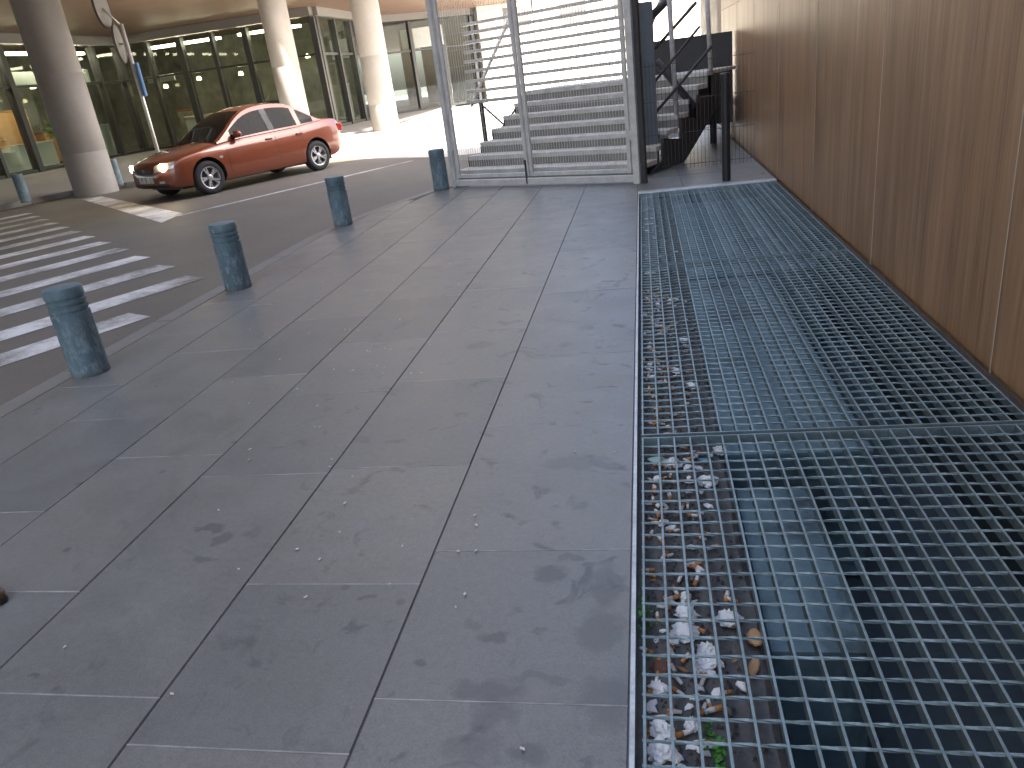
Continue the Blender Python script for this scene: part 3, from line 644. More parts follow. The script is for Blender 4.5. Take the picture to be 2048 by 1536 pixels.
for (x0,x1,y0,y1,z0,z1,lab) in ((-24.9,-24.8,29.2,30.6,3.35,3.85,'pale hanging panel behind the glass left of the great column'), (-24.9,-24.8,32.0,33.9,3.3,3.9,'pale hanging panel behind the glass right of the great column'),
                                (-22.9,-21.5,35.3,35.4,3.0,3.3,'yellowish lit panel behind the sign pole'), (-13.0,-10.6,44.6,44.7,3.3,4.3,'bright white panel high in the far glass front')):
    m = MB(); m.box(x0,x1,y0,y1,z0,z1); o = bevel(m.build('hanging_panel', M['white']), .01); tag(o, lab, 'panel')
for i in range(11):
    left_ = i < 6; mt_, cn = rnd.choice([('red','red'),('orange','orange'),('white','white'),('cream','cream'),('inwall','dull green')]); hh = rnd.uniform(1.2, 2.6)
    if left_: x_, y_ = -25.4-rnd.random()*1.5, 21.8+i*2.1; furn('display_shelf', x_-.5, x_, y_, y_+rnd.uniform(.7, 1.4), .05, hh, M[mt_], cn+' display stand in the glazed room left of the corner', 'shelf', 'display stands inside the glazed rooms', shelf=M[rnd.choice(['white','orange','red','cream'])])
    else: x_, y_ = -23.0+(i-6)*1.9, 36.2+rnd.random()*1.6; furn('display_shelf', x_, x_+rnd.uniform(.7, 1.3), y_, y_+.5, .05, hh, M[mt_], cn+' display stand in the glazed room behind the car', 'shelf', 'display stands inside the glazed rooms', shelf=M[rnd.choice(['white','inwall','cream'])])
# plant behind the glass
pt = empty('potted_plant', (-25.2, 31.4, .05)); tag(pt, 'leafy green plant behind the glass', 'plant')
m = MB(); m.lathe([(.01,0),(.2,0),(.26,.5),(.22,.5),(.01,.45)], 14); under(m.build('pot', M['white']), pt).location = pt.location
m = MB()
for i in range(160):
    a = rnd.uniform(0, 6.28); e = rnd.uniform(-.2, 1.4); R = rnd.uniform(.2, .65); c = Vector((-25.2+R*math.cos(a)*math.cos(e), 31.4+R*math.sin(a)*math.cos(e), 1.35+R*math.sin(e)*1.5))
    u = Vector((rnd.uniform(-1,1), rnd.uniform(-1,1), rnd.uniform(-1,1))).normalized()*.14; v = u.orthogonal().normalized()*.06
    m.add([c-u, c+v, c+u, c-v], [(0,1,2,3)])
m.tube([(-25.2,31.4,.5),(-25.2,31.4,1.6)], .03, 6); under(m.build('foliage', M['green']), pt)
# pale building across the plaza
pb = empty('pale_building', (0, 52, 0)); tag(pb, 'pale cream building across the sunlit plaza behind the stairs', 'building')
o_ = Vector((-9.0, 47, ROAD)); dv = Vector((1, .42, 0)).normalized(); nv = Vector((dv.y, -dv.x, 0))
m = MB(); m.obox(o_, dv*40, -nv*12, Z*5.4); under(m.build('wall', M['pbuilding']), pb)
m = MB(); m.obox(o_+nv*.25-dv*.2+Z*5.402, dv*40.4, -nv*12.4, Z*.25); under(m.build('roof', M['pale']), pb)
for i in range(11):
    o = o_+dv*(1.5+i*3.4)+nv*.002; m = MB(); m.obox(o+Z*3.7, dv*1.6, nv*.04, Z*1.2); f = under(m.build('window', M['fascia']), pb)
    m = MB(); m.obox(o+nv*.041+dv*.1+Z*3.8, dv*1.4, nv*.01, Z*1.0); g2 = m.build('pane', M['carglass']); g2.parent = f; g2.matrix_parent_inverse = Matrix.Translation(-Vector(pb.location))
# sign pole beside the column
SPp = gp(309, 368, ROAD+.11)
d = ray(312, 290); tt = 21.0/math.hypot(d.x, d.y); SPp = Vector((d.x*tt, d.y*tt, ROAD+.1))
sg = empty('traffic_sign', tuple(SPp)); tag(sg, 'tall pole carrying two round signs seen from behind and a small blue plate', 'traffic sign')
def zpx(px, py): 
    d = ray(px, py); return CAM_H + d.z*21.0/math.hypot(d.x, d.y)
ztop = zpx(243, 52); m = MB(); m.tube([(0,0,0),(0,0,ztop)], .045, 12); under_o = m.build('pole', M['signpost'], sg, smooth=True)
side = Vector((SPp.y, -SPp.x, 0)).normalized()      # to the right as seen
def disc(cx, z, rr, ang, mat, name):
    m = MB(); m.lathe([(.001,-.012),(rr,-.012),(rr+.012,-.03),(rr+.012,.02),(rr,.012),(.001,.012)], 32, 'y'); o = m.build(name, mat, sg, auto=40)
    o.location = side*cx+Z*z; o.rotation_euler = (0,0,ang); return o
az = math.atan2(SPp.y, SPp.x)-math.pi/2
disc(-.30, zpx(222, 18), .42, az+1.22, M['signback'], 'sign_disc'); disc(-.16, zpx(243, 92), .40, az+1.36, M['signback'], 'sign_disc')
m = MB(); m.box(-.03,.03,-.16,.16,zpx(293,196),zpx(272,130)); o = bevel(m.build('blue_plate', M['blue'], sg), .01); o.location = side*.06; o.rotation_euler = (0,0,az+.25)
m = MB(); m.tube([(0,0,ztop-.05), tuple(side*-.30+Z*zpx(222,18))], .022, 8); m.tube([(0,0,zpx(243,92)), tuple(side*-.16+Z*zpx(243,92))], .022, 8); m.build('bracket', M['signpost'], sg, smooth=True)
# ------------------------------------------------------------------ the car
WB = min(2.62, max(2.45, (D0-D1).length)); FXA, RXA = WB/2+.02, -WB/2+.02; WR = .305; TRK = .725
car_o = (D0+D1)/2 - HN*(TRK+.09) - HEAD*.02; car_o.z = ROAD
car = empty('car', tuple(car_o), math.atan2(HEAD.y, HEAD.x)); car.scale = (1.035, 1.035, 1.035); tag(car, 'orange-red four-door saloon with headlamps lit driving off the bright plaza', 'car')
def pint(xs, ys, x):
    # smooth monotone-ish interpolation
    if x <= xs[0]: return ys[0]
    if x >= xs[-1]: return ys[-1]
    n = len(xs)
    dl = [(ys[i+1]-ys[i])/(xs[i+1]-xs[i]) for i in range(n-1)]
    mm = [dl[0]]+[0 if dl[i-1]*dl[i] <= 0 else 2*dl[i-1]*dl[i]/(dl[i-1]+dl[i]) for i in range(1, n-1)]+[dl[-1]]
    for i in range(n-1):
        if xs[i] <= x <= xs[i+1]:
            h = xs[i+1]-xs[i]; t = (x-xs[i])/h
            return (2*t**3-3*t*t+1)*ys[i]+(t**3-2*t*t+t)*h*mm[i]+(-2*t**3+3*t*t)*ys[i+1]+(t**3-t*t)*h*mm[i+1]
XF, XR = FXA+.80, RXA-.86
TX = [XR, XR+.03, XR+.10, XR+.45, -1.3, -.9, 0, .75, 1.0, 1.5, XF-.25, XF-.10, XF-.03, XF]
TZ = [.80, .93, .985, 1.01, .99, .955, .925, .90, .875, .805, .725, .665, .61, .56]
WX = [XR, XR+.06, XR+.25, XR+.7, -.9, 0, .9, FXA, XF-.40, XF-.18, XF-.06, XF]
WY = [.60, .70, .785, .83, .848, .85, .85, .845, .80, .70, .58, .46]
BX = [XR, XR+.12, XR+.4, -.9, .9, XF-.45, XF-.15, XF]
BZ = [.46, .34, .24, .20, .19, .20, .22, .30]
def section(x):
    zt, wy, zb = pint(TX, TZ, x), pint(WX, WY, x), pint(BX, BZ, x)
    hgt = zt-zb; cr = .035 if x > .8 else .03
    return [(0, zb), (wy*.70, zb), (wy*.93, zb+.02), (wy*.985, zb+.10*hgt/.7), (wy*1.0, zb+.38*hgt), (wy*.998, zb+.58*hgt), (wy*.985, zb+.76*hgt), (wy*.955, zb+.89*hgt), (wy*.90, zt-.018), (wy*.80, zt+.004), (wy*.45, zt+cr), (0, zt+cr*1.25)]
NST = 64; sts = [XR+(XF-XR)*(.5-.5*math.cos(math.pi*i/(NST-1)))*1.0 for i in range(NST)]
sts = sorted(set([round(x, 4) for x in sts]))
body = MB(); rings = []
for x in sts:
    s = section(x); ring = [(x, y, z) for y, z in s]+[(x, -y, z) for y, z in s[-2:0:-1]]; rings.append(ring)
K = len(rings[0]); vs = [v for r in rings for v in r]; fs = []
for i in range(len(rings)-1):
    for k in range(K): fs.append((i*K+k, (i+1)*K+k, (i+1)*K+(k+1)%K, i*K+(k+1)%K))
fs += [tuple(range(K)), tuple(range((len(rings)-1)*K, len(rings)*K))[::-1]]
body.add(vs, fs)
bo = body.build('body', [M['carpaint'], M['plastic']], car, smooth=True)
bmx = bmesh.new(); bmx.from_mesh(bo.data); bmesh.ops.recalc_face_normals(bmx, faces=bmx.faces); bmx.to_mesh(bo.data); bmx.free()
cut = MB()
for xa in (FXA, RXA):
    for s in (-1, 1):
        n = 40; r = WR+.045; y0c, y1c = (.52, 1.1) if s > 0 else (-1.1, -.52)
        P = [(xa+r*math.cos(2*math.pi*k/n), WR+.02+r*math.sin(2*math.pi*k/n)) for k in range(n)]
        cut.add([(x, y0c, z) for x, z in P]+[(x, y1c, z) for x, z in P], [tuple(range(n)), tuple(range(n, 2*n))[::-1]]+[(k, n+k, n+(k+1)%n, (k+1)%n) for k in range(n)])
co = cut.build('cutter', M['plastic'], car)
bmx = bmesh.new(); bmx.from_mesh(co.data); bmesh.ops.recalc_face_normals(bmx, faces=bmx.faces); bmx.to_mesh(co.data); bmx.free()
md = bo.modifiers.new('arches', 'BOOLEAN'); md.operation = 'DIFFERENCE'; md.solver = 'EXACT'; md.object = co; md.material_mode = 'TRANSFER'
bpy.context.view_layer.update()
dg = bpy.context.evaluated_depsgraph_get(); newme = bpy.data.meshes.new_from_object(bo.evaluated_get(dg)); bo.modifiers.clear(); bo.data = newme
for p in newme.polygons: p.use_smooth = True
newme.set_sharp_from_angle(angle=math.radians(38))
bpy.data.objects.remove(co)
# lower bumper / sill black band
# cabin grid
CX = [1.00, .92, .80, .66, .50, .34, .18, .04, -.06, -.22, -.285, -.36, -.50, -.66, -.82, -.93, -1.03, -1.10, -1.22, -1.36, -1.48, -1.58]
PXs = [-1.62, -1.45, -1.25, -1.05, -.80, -.45, -.10, .15, .40, .70, .90, 1.02]
PZs = [1.0, 1.085, 1.215, 1.345, 1.435, 1.468, 1.45, 1.395, 1.285, 1.09, .965, .90]
def cab(x):
    zt = pint(PXs, PZs, x); zb = pint(TX, TZ, x)-.012; zt = max(zt, zb+.006); wb = pint(WX, WY, x)*.915
    def yat(z): return wb-(z-zb)*.38-max(0, z-zb-.25)*.25
    zr = zt-.028 if zt-zb > .10 else zb+(zt-zb)*.6
    zg = zb+(zr-zb)*.86
    yr = yat(zr); wc = max(0.0, yr-.085)
    return [(yat(zb), zb), (yat(zb+(zr-zb)*.06), zb+(zr-zb)*.06), (yat(zg), zg), (yr, zr), (wc, zt-.006), (wc*.5, zt+.012), (0, zt+.016)]
rows = [cab(x) for x in CX]
roof = MB(); wsh = MB(); rsw = MB(); sid = {}
def P3(i, j, s): return (CX[i], rows[i][j][0]*s, rows[i][j][1])
for i in range(len(CX)-1):
    xm = (CX[i]+CX[i+1])/2
    for s in (1, -1):
        for j in range(6):
            q = [P3(i, j, s), P3(i, j+1, s), P3(i+1, j+1, s), P3(i+1, j, s)]
            if s < 0: q = q[::-1]
            tgt = roof
            if j >= 4:
                if xm > .16: tgt = wsh
                elif xm < -1.03: tgt = rsw
            elif j == 1:
                if .04 < xm < .70: tgt = sid.setdefault(('front', s), MB())
                elif -.22 < xm <= .04: tgt = sid.setdefault(('front', s), MB())
                elif -.93 < xm < -.36: tgt = sid.setdefault(('rear', s), MB())
                elif -1.30 < xm <= -1.03: tgt = sid.setdefault(('quarter', s), MB())
            tgt.add(q, [(0,1,2,3)])
def weld(o, ang=40):
    bmx = bmesh.new(); bmx.from_mesh(o.data); bmesh.ops.remove_doubles(bmx, verts=bmx.verts, dist=.0004); bmesh.ops.recalc_face_normals(bmx, faces=bmx.faces); bmx.to_mesh(o.data); bmx.free()
    for p in o.data.polygons: p.use_smooth = True
    o.data.set_sharp_from_angle(angle=math.radians(ang)); return o
weld(roof.build('roof', M['carpaint'], car)); weld(wsh.build('windscreen', M['carglass'], car)); weld(rsw.build('rear_window', M['carglass'], car))
for (nm, s), mb in sid.items(): weld(mb.build('side_window', M['carglass'], car))
# pillars B in black
for s in (1, -1):
    m = MB(); i0, i1 = CX.index(-.22), CX.index(-.36)
    q = [Vector(P3(i0,1,s)), Vector(P3(i0,2,s)), Vector(P3(i1,2,s)), Vector(P3(i1,1,s))]; off = Vector((0, .004*s, .001))
    m.add([v+off for v in q], [(0,1,2,3)] if s > 0 else [(3,2,1,0)]); m.build('pillar', M['plastic'], car)
# side skirt, door seams, handles, rubbing strip
def sidey(x, z):
    sct = section(x)
    for (ya, za), (yb, zb) in zip(sct[2:], sct[3:]):
        if za <= z <= zb and zb > za: return ya+(yb-ya)*(z-za)/(zb-za)
    return sct[4][0]
for s in (1, -1):
    for x, zlo, zhi in ((.86, .30, .90), (-.29, .26, .92), (-1.0, .62, .95)):
        m = MB(); zs = [zlo+(zhi-zlo)*k/8 for k in range(9)]
        A = [((x+(.10*(z-.3) if x < -.5 else 0)), s*(sidey(x, z)+.0015), z) for z in zs]
        m.add([(a[0]-.006, a[1], a[2]) for a in A]+[(a[0]+.006, a[1], a[2]) for a in A], [(k, k+1, 10+k, 9+k) for k in range(8)]); m.build('door_gap', M['plastic'], car)
    for x in (-.13, -.88):
        m = MB(); y = sidey(x, .80); m.box(x-.075, x+.075, s*y-.012, s*y+.028, .785, .82); bevel(m.build('door_handle', M['carpaint'], car), .008, 2)
    m = MB(); xs2 = [.84-.06*k for k in range(30)]
    A = [(x, s*(sidey(x, .50)+.007), .50) for x in xs2]
    m.add([(a[0],a[1],.485) for a in A]+[(a[0],a[1],.535) for a in A], [(k,k+1,31+k,30+k) for k in range(29)]); m.build('rubbing_strip', M['carpaint'], car)
    m = MB(); y = sidey(1.02, .63); m.box(.985, 1.055, s*y-.01, s*y+.008, .61, .65); bevel(m.build('side_repeater', M['lens'], car), .004)
    # mirror
    m = MB(); ym = pint(WX, WY, .62)*.915; bmx = None
    m.lathe([(.001,-.06),(.05,-.055),(.085,-.02),(.09,.03),(.08,.055),(.001,.06)], 16, 'y'); o = m.build('mirror', M['carpaint'], car, smooth=True)
    o.rotation_euler = (0, 0, math.pi/2); o.scale = (1.15, .9, .78); o.location = (.60, s*(ym+.10), .985)
    m = MB(); m.box(.57,.65, min(s*(ym-.05), s*(ym+.05)), max(s*(ym-.05), s*(ym+.05)), .925, .96); st2 = m.build('mirror_arm', M['plastic'], car)
# lamps, grille, plate, bumper
def front_x(y, z):   # outermost x of the body at (y, z) near the nose
    lo, hi = XF-.9, XF
    for _ in range(30):
        mid_ = (lo+hi)/2; sct = section(mid_); zb, zt = sct[0][1], sct[-1][1]
        inside = zb <= z <= zt and (sidey(mid_, min(max(z, sct[2][1]), sct[9][1])) >= abs(y))
        lo, hi = (mid_, hi) if inside else (lo, mid_)
    return lo
def patch(name, cells_y, cells_z, mat, off=.006, par=car, smooth=True, zt=None):
    m = MB(); ny, nz = len(cells_y), len(cells_z); vs = []
    for j, z in enumerate(cells_z):
        for y in cells_y:
            zz = z if zt is None else z+zt(y)
            vs.append((front_x(y, zz)+off, y, zz))
    m.add(vs, [(j*ny+i, j*ny+i+1, (j+1)*ny+i+1, (j+1)*ny+i) for j in range(nz-1) for i in range(ny-1)])
    # thickness
    nb_ = len(vs); m.add([(v[0]-.03, v[1], v[2]) for v in vs], [(j*ny+i, (j+1)*ny+i, (j+1)*ny+i+1, j*ny+i+1) for j in range(nz-1) for i in range(ny-1)])
    o = m.build(name, mat, par, smooth=smooth); return o
lin = lambda a, c, n: [a+(c-a)*k/(n-1) for k in range(n)]
for s in (1, -1):
    ys_ = lin(.36, .70, 10) if s > 0 else lin(-.70, -.36, 10)
    hl = patch('headlight', ys_, lin(.53, .645, 5), M['lens'], .006, zt=lambda y: (abs(y)-.36)*.14)
    yc = .555*s; m = MB(); xx = front_x(yc, .61)+.014
    m.lathe([(.001,.03),(.055,.024),(.074,.0),(.065,-.03)], 16, 'y', (0,0,0)); o = m.build('lamp', M['headlamp'], hl, smooth=True)
    o.location = (xx-.008, yc, .605); o.rotation_euler = (0, 0, -math.pi/2 + .45*s)
    fl = patch('fog_lamp', lin(.50*s-.05, .50*s+.05, 4), lin(.335, .375, 3), M['lens'], .012)
    # tail lamps
    m = MB(); y_ = .66*s; m.box(XR+.02, XR+.16, min(y_*.86, y_*1.14), max(y_*.86, y_*1.14), .72, .88); bevel(m.build('tail_lamp', M['taillamp'], car), .02, 2)
patch('grille', lin(-.27, .27, 12), lin(.50, .60, 5), M['plastic'], .008)
for k in range(4): patch('grille_slat', lin(-.26, .26, 12), lin(.508+k*.024, .516+k*.024, 2), M['mullion'], .013)
patch('bumper_intake', lin(-.60, .60, 18), lin(.255, .325, 4), M['plastic'], .010)
pl_o = patch('number_plate', lin(-.26, .26, 8), lin(.345, .455, 3), M['plate'], .016)
xe = front_x(0, .56)+.02; m = MB()       # S-shaped badge
for (ya, za, yb, zb_) in ((.045,.592,-.045,.592),(-.045,.570,.045,.570),(.045,.545,-.045,.545)): m.box(xe-.008, xe+.002, min(ya,yb), max(ya,yb), za-.007, za+.007)
m.box(xe-.008, xe+.002, -.048, -.034, .562, .585) ; m.box(xe-.008, xe+.002, .034, .048, .54, .565); m.build('badge', M['chrome'], car)
for s in (1, -1):   # wipers
    m = MB(); m.tube([(.93, .25*s+.1, .955), (.66, -.1+.3*s, 1.125)], .008, 5); m.build('wiper', M['plastic'], car)
m = MB(); m.tube([(-.75, 0, 1.42), (-1.0, 0, 1.62)], .004, 5); m.build('aerial', M['plastic'], car)
# bonnet gap
m = MB(); 
for s in (1, -1):
    pts_ = [(x, s*pint(WX, WY, x)*.80, pint(TX, TZ, x)+.0065) for x in lin(.95, XF-.25, 14)]
    m.add([(p[0], p[1]-.003, p[2]) for p in pts_]+[(p[0], p[1]+.003, p[2]) for p in pts_], [(k, k+1, 15+k, 14+k) for k in range(13)])
m.build('bonnet_gap', M['plastic'], car)
# wheels
def tyre():
    m = MB(); R_, wd = WR, .098
    m.lathe([(.195,-wd+.01),(.215,-wd),(.27,-wd-.004),(R_-.012,-wd+.012),(R_,-wd+.035),(R_,wd-.035),(R_-.012,wd-.012),(.27,wd+.004),(.215,wd),(.195,wd-.01),(.195,-wd+.01)], 40, 'y'); return m.mesh('wheel', M['tyre'], True)
def rim():
    m = MB(); m.lathe([(.205,.088),(.200,.095),(.185,.09),(.178,.05),(.178,-.06),(.001,-.06)], 40, 'y')
    for k in range(5):
        a = 2*math.pi*k/5+.3
        for da in (-.16, .16):
            c0 = Vector((math.cos(a)*.035, .070, math.sin(a)*.035)); c1 = Vector((math.cos(a+da)*.185, .084, math.sin(a+da)*.185))
            t = (c1-c0).normalized(); sd_ = t.cross(Vector((0,1,0))).normalized()*.016
            m.obox(c0-sd_-Vector((0,.02,0)), sd_*2, Vector((0,.024,0)), c1-c0)
    m.lathe([(.001,.086),(.03,.086),(.055,.078),(.055,.05)], 20, 'y'); return m.mesh('rim', M['alloy'], False)
def rimback():
    m = MB(); m.lathe([(.001,.03),(.175,.03)], 24, 'y'); return m.mesh('brake_disc', M['darksteel'])
tme, rme, bme = tyre(), rim(), rimback()
for p in rme.polygons: p.use_smooth = False
for xa in (FXA, RXA):
    for s in (1, -1):
        wo = inst(tme, 'wheel', car, (xa, TRK*s, WR), (0, rnd.uniform(0, 1), 0 if s > 0 else math.pi))
        inst(rme, 'rim', wo); inst(bme, 'brake_disc', wo)
# underside + interior
m = MB(); m.box(XR+.3, XF-.35, -.55, .55, .17, .30); m.build('underbody', M['plastic'], car)
for y in (.36, -.36):
    m = MB(); m.box(-.35, .15, y-.24, y+.24, .80, .95); m.box(-.50, -.36, y-.24, y+.24, .80, 1.20); m.box(-.48,-.38,y-.12,y+.12,1.2,1.33); bevel(m.build('seat', M['seat'], car), .03, 2)
m = MB(); m.box(-1.0, -.85, -.6, .6, .85, 1.18); bevel(m.build('rear_seat', M['seat'], car), .04, 2)
m = MB(); m.lathe([(.17,-.012),(.185,0),(.17,.012),(.158,0),(.17,-.012)], 24, 'y'); o = m.build('steering_wheel', M['plastic'], car, smooth=True); o.location = (.42, .36, 1.0); o.rotation_euler = (0, 0, math.pi/2+0); o.rotation_euler = (math.radians(25), 0, math.pi/2)
m = MB(); m.box(.62, .95, -.66, .66, .86, .93); bevel(m.build('dashboard', M['plastic'], car), .03, 2)

# ------------------------------------------------------------------ driver (seated, hands on the wheel)
def skin_body(name, verts, edges, rad, mat, root=0, sub=2):
    me = bpy.data.meshes.new(name); me.from_pydata(verts, edges, []); o = bpy.data.objects.new(name, me); COL.objects.link(o)
    sk = o.modifiers.new('s', 'SKIN'); 
    for i, r in enumerate(rad): me.skin_vertices[0].data[i].radius = (r, r) if not isinstance(r, tuple) else r
    me.skin_vertices[0].data[root].use_root = True
    sb = o.modifiers.new('d', 'SUBSURF'); sb.levels = sub; sb.render_levels = sub
    bpy.context.view_layer.update(); dg = bpy.context.evaluated_depsgraph_get(); nm = bpy.data.meshes.new_from_object(o.evaluated_get(dg)); o.modifiers.clear(); o.data = nm
    nm.materials.clear(); nm.materials.append(mat)
    for p in nm.polygons: p.use_smooth = True
    return o
dv_ = [(-.22,.36,.90),(-.25,.36,1.05),(-.27,.36,1.18),(-.25,.36,1.23),(-.22,.36,1.29),(-.27,.55,1.16),(-.05,.60,1.02),(.16,.56,1.03),(.36,.49,1.06),(-.27,.17,1.16),(-.05,.14,1.02),(.16,.18,1.03),(.36,.23,1.06)]
de = [(0,1),(1,2),(2,3),(3,4),(2,5),(5,6),(6,7),(7,8),(2,9),(9,10),(10,11),(11,12)]
dr = [(.16,.13),(.17,.12),(.13,.10),.055,.05,.075,.055,.045,.03,.075,.055,.045,.03]
driver = skin_body('person', dv_, de, dr, M['cloth']); driver.matrix_world = Matrix.Translation(car_o) @ Matrix.Rotation(math.atan2(HEAD.y, HEAD.x), 4, 'Z') @ Matrix.Translation((0,0,-.03))
tag(driver, 'driver in a dark top sitting at the wheel of the orange car', 'person')
hd = MB(); hd.lathe([(.001,-.115),(.05,-.10),(.072,-.04),(.078,.02),(.07,.075),(.04,.105),(.001,.112)], 18); o = hd.build('head', M['skin'], driver, smooth=True); o.location = (-.205,.36,1.345); o.scale = (1.15,.95,1)
nz = MB(); nz.tube([(.075,0,.01),(.10,0,-.025)], .012, 6, r2=.018); nz.build('nose', M['skin'], o, smooth=True)
hr = MB(); hr.lathe([(.082,.0),(.084,.04),(.074,.082),(.042,.112),(.001,.12)], 18); h2 = hr.build('hair', M['hair'], o, smooth=True); h2.location = (-.014,0,.004)
for hx, hy in ((.37,.485),(.37,.235)):
    m = MB(); m.tube([(hx-.05,hy,1.06),(hx+.01,hy,1.065)], .032, 8, r2=.036)
    for f in range(4): m.tube([(hx+.01, hy-.03+.02*f, 1.075),(hx+.05, hy-.03+.02*f, 1.07),(hx+.06, hy-.03+.02*f, 1.04)], .0095, 6)
    m.tube([(hx-.01, hy-.03, 1.05),(hx+.03, hy-.05, 1.05)], .010, 6); m.build('hand', M['skin'], driver, smooth=True)

# ------------------------------------------------------------------ shoe at the edge of the view
sp_ = gp(16, 1203); shoe = empty('shoe', (sp_.x, sp_.y, 0), math.radians(205)); tag(shoe, 'brown shoe standing on the paving, pointing at the grating', 'shoe')
shoe.rotation_euler = (0, 0, math.radians(12))
def shoe_out(x):  # half widths by x from toe (0) back to heel (-.29)
    return pint([-.29,-.285,-.25,-.18,-.10,-.04,-.012,0], [.0,.02,.036,.034,.047,.044,.026,0], x)
XSs = [0,-.004,-.012,-.03,-.06,-.10,-.15,-.20,-.245,-.27,-.285,-.29]
def shoe_loft(prof, name, mat):
    m = MB(); rg = []
    for x in XSs:
        w_ = max(.002, shoe_out(x)); zs = prof(x); rg.append([(x, -w_, zs[0]), (x, -w_*1.02, (zs[0]*2+zs[1])/3), (x, -w_*.72, zs[0]*.2+zs[1]*.8), (x, 0, zs[1]), (x, w_*.72, zs[0]*.2+zs[1]*.8), (x, w_*1.02, (zs[0]*2+zs[1])/3), (x, w_, zs[0])])
    K_ = 7; m.add([v for r_ in rg for v in r_], [(i*K_+k, i*K_+(k+1)%K_, (i+1)*K_+(k+1)%K_, (i+1)*K_+k) for i in range(len(rg)-1) for k in range(K_)]+[tuple(range(K_))[::-1], tuple(range((len(rg)-1)*K_, len(rg)*K_))])
    o = m.build(name, mat, shoe, smooth=True); sb = o.modifiers.new('d', 'SUBSURF'); sb.levels = 2; sb.render_levels = 2; return o
shoe_loft(lambda x: (.0, .026), 'sole', M['sole'])
shoe_loft(lambda x: (.020, pint([-.29,-.27,-.2,-.15,-.10,-.05,-.01,0], [.085,.092,.098,.095,.078,.060,.048,.034], x)), 'upper', M['leather'])
m = MB()
for x in (-.095, -.115, -.135, -.155): m.tube([(x, -.022, .086+(-.095-x)*.25), (x, 0, .094+(-.095-x)*.25), (x, .022, .086+(-.095-x)*.25)], .0035, 5)
m.build('laces', M['sole'], shoe, smooth=True)

# ------------------------------------------------------------------ litter on the ledge under the grating
LZ = -.066
def blob(seed, n=2, amp=.3):
    bmx = bmesh.new(); bmesh.ops.create_icosphere(bmx, subdivisions=n, radius=1); r = random.Random(seed)
    ph = [(Vector((r.uniform(-1,1), r.uniform(-1,1), r.uniform(-1,1))).normalized(), r.uniform(2,5), r.uniform(0,6)) for _ in range(5)]
    import mathutils.noise as mn
    for v in bmx.verts:
        n0 = v.co.normalized().copy(); cr_ = mn.noise(n0*2.3+Vector((seed, 0, 0)))*.45+mn.noise(n0*5.5+Vector((0, seed, 0)))*.35 if n >= 3 else 0
        v.co *= 1+cr_+amp*sum(math.sin(v.co.dot(d)*f+p) for d, f, p in ph)/3
    me = bpy.data.meshes.new('b'); bmx.to_mesh(me); bmx.free()
    return me
def blobs(mat, cnt, n=2, amp=.3, smooth=True):
    out = []
    for i in range(cnt):
        me = blob(i+hash_(mat.name), n, amp); me.materials.append(mat)
        for p in me.polygons: p.use_smooth = smooth
        out.append(me)
    return out
def hash_(s): return sum(ord(c)*(i+1) for i, c in enumerate(s)) % 9973
def lp(px, py, z=LZ): return gp(px, py, z)
tis = blobs(M['tissue'], 5, 3, .20, False)
big = [((1370,1232),.030,.022,'folded white tissue lying by the dark gap under the green weed'), ((1367,1268),.036,.03,'long crumpled white tissue at the heart of the litter under the grating'), ((1372,1200),.024,.012,'small white paper scrap above the crumpled tissue'),
       ((1458,1240),.034,.026,'bright white crumpled tissue on the bare side of the ledge'), ((1416,1305),.028,.02,'torn white paper wad among cigarette ends'), ((1412,1335),.026,.018,'off-white paper wad beside the torn one'),
       ((1325,1508),.032,.028,'white paper lump near the leafy weed'), ((1325,1465),.024,.03,'crushed pale cup lid among the litter'), ((1318,1380),.022,.02,'crumpled white scrap against the dark edge'), ((1384,1455),.016,.016,'small white scrap beside a cigarette end'),
       ((1416,965),.030,.03,'bright white paper ball near the duct edge'), ((1440,905),.028,.018,'pale flat paper square beside the blue wrapper'), ((1346,930),.032,.026,'white crumpled paper beside the mint wrapper'), ((1385,775),.026,.028,'white paper ball halfway along the ledge'),
       ((1356,745),.026,.02,'pale stone-like paper lump along the ledge'), ((1368,682),.026,.022,'white lump by the middle of the ledge'), ((1320,540),.045,.05,'patch of white paper far along the ledge'), ((1300,548),.035,.03,'small white paper far along the ledge'), ((1345,602),.03,.03,'white crumb of paper by the grating joint')]
for i, ((px, py), rx, ry, lab) in enumerate(big):
    p = lp(px, py); o = inst(tis[i % 5], 'paper_litter', None, (p.x, p.y, LZ+.008), (0,0,rnd.uniform(0,3)), (rx, ry*1.15, .015)); tag(o, lab, 'litter', 'white paper litter under the grating')
for (px, py), mt, lab, sc in (((1312,922), 'mint', 'pale green sweet wrapper under the grating', (.034,.022,.008)), ((1438,888), 'bluew', 'crumpled blue wrapper at the ledge edge beneath the joint', (.026,.014,.006)), ((1410,922), 'bluew', 'thin blue wrapper strip near the white paper ball', (.026,.008,.005)),
                              ((1508,1278), 'rust', 'tan rounded pad lying at the edge of the ledge', (.022,.034,.010)), ((1507,1335), 'rust', 'tan stick-like strip below the rounded pad', (.014,.036,.006)), ((1320,1340), 'leaf2', 'dark purple crushed packet against the edge', (.024,.03,.010))):
    p = lp(px, py); me = blobs(M[mt], 1, 2, .18, False)[0]; o = inst(me, 'wrapper' if mt in ('mint','bluew') else 'litter_piece', None, (p.x, p.y, LZ+.006), (0,0,rnd.uniform(-.3,.3)), sc); tag(o, lab, 'litter')
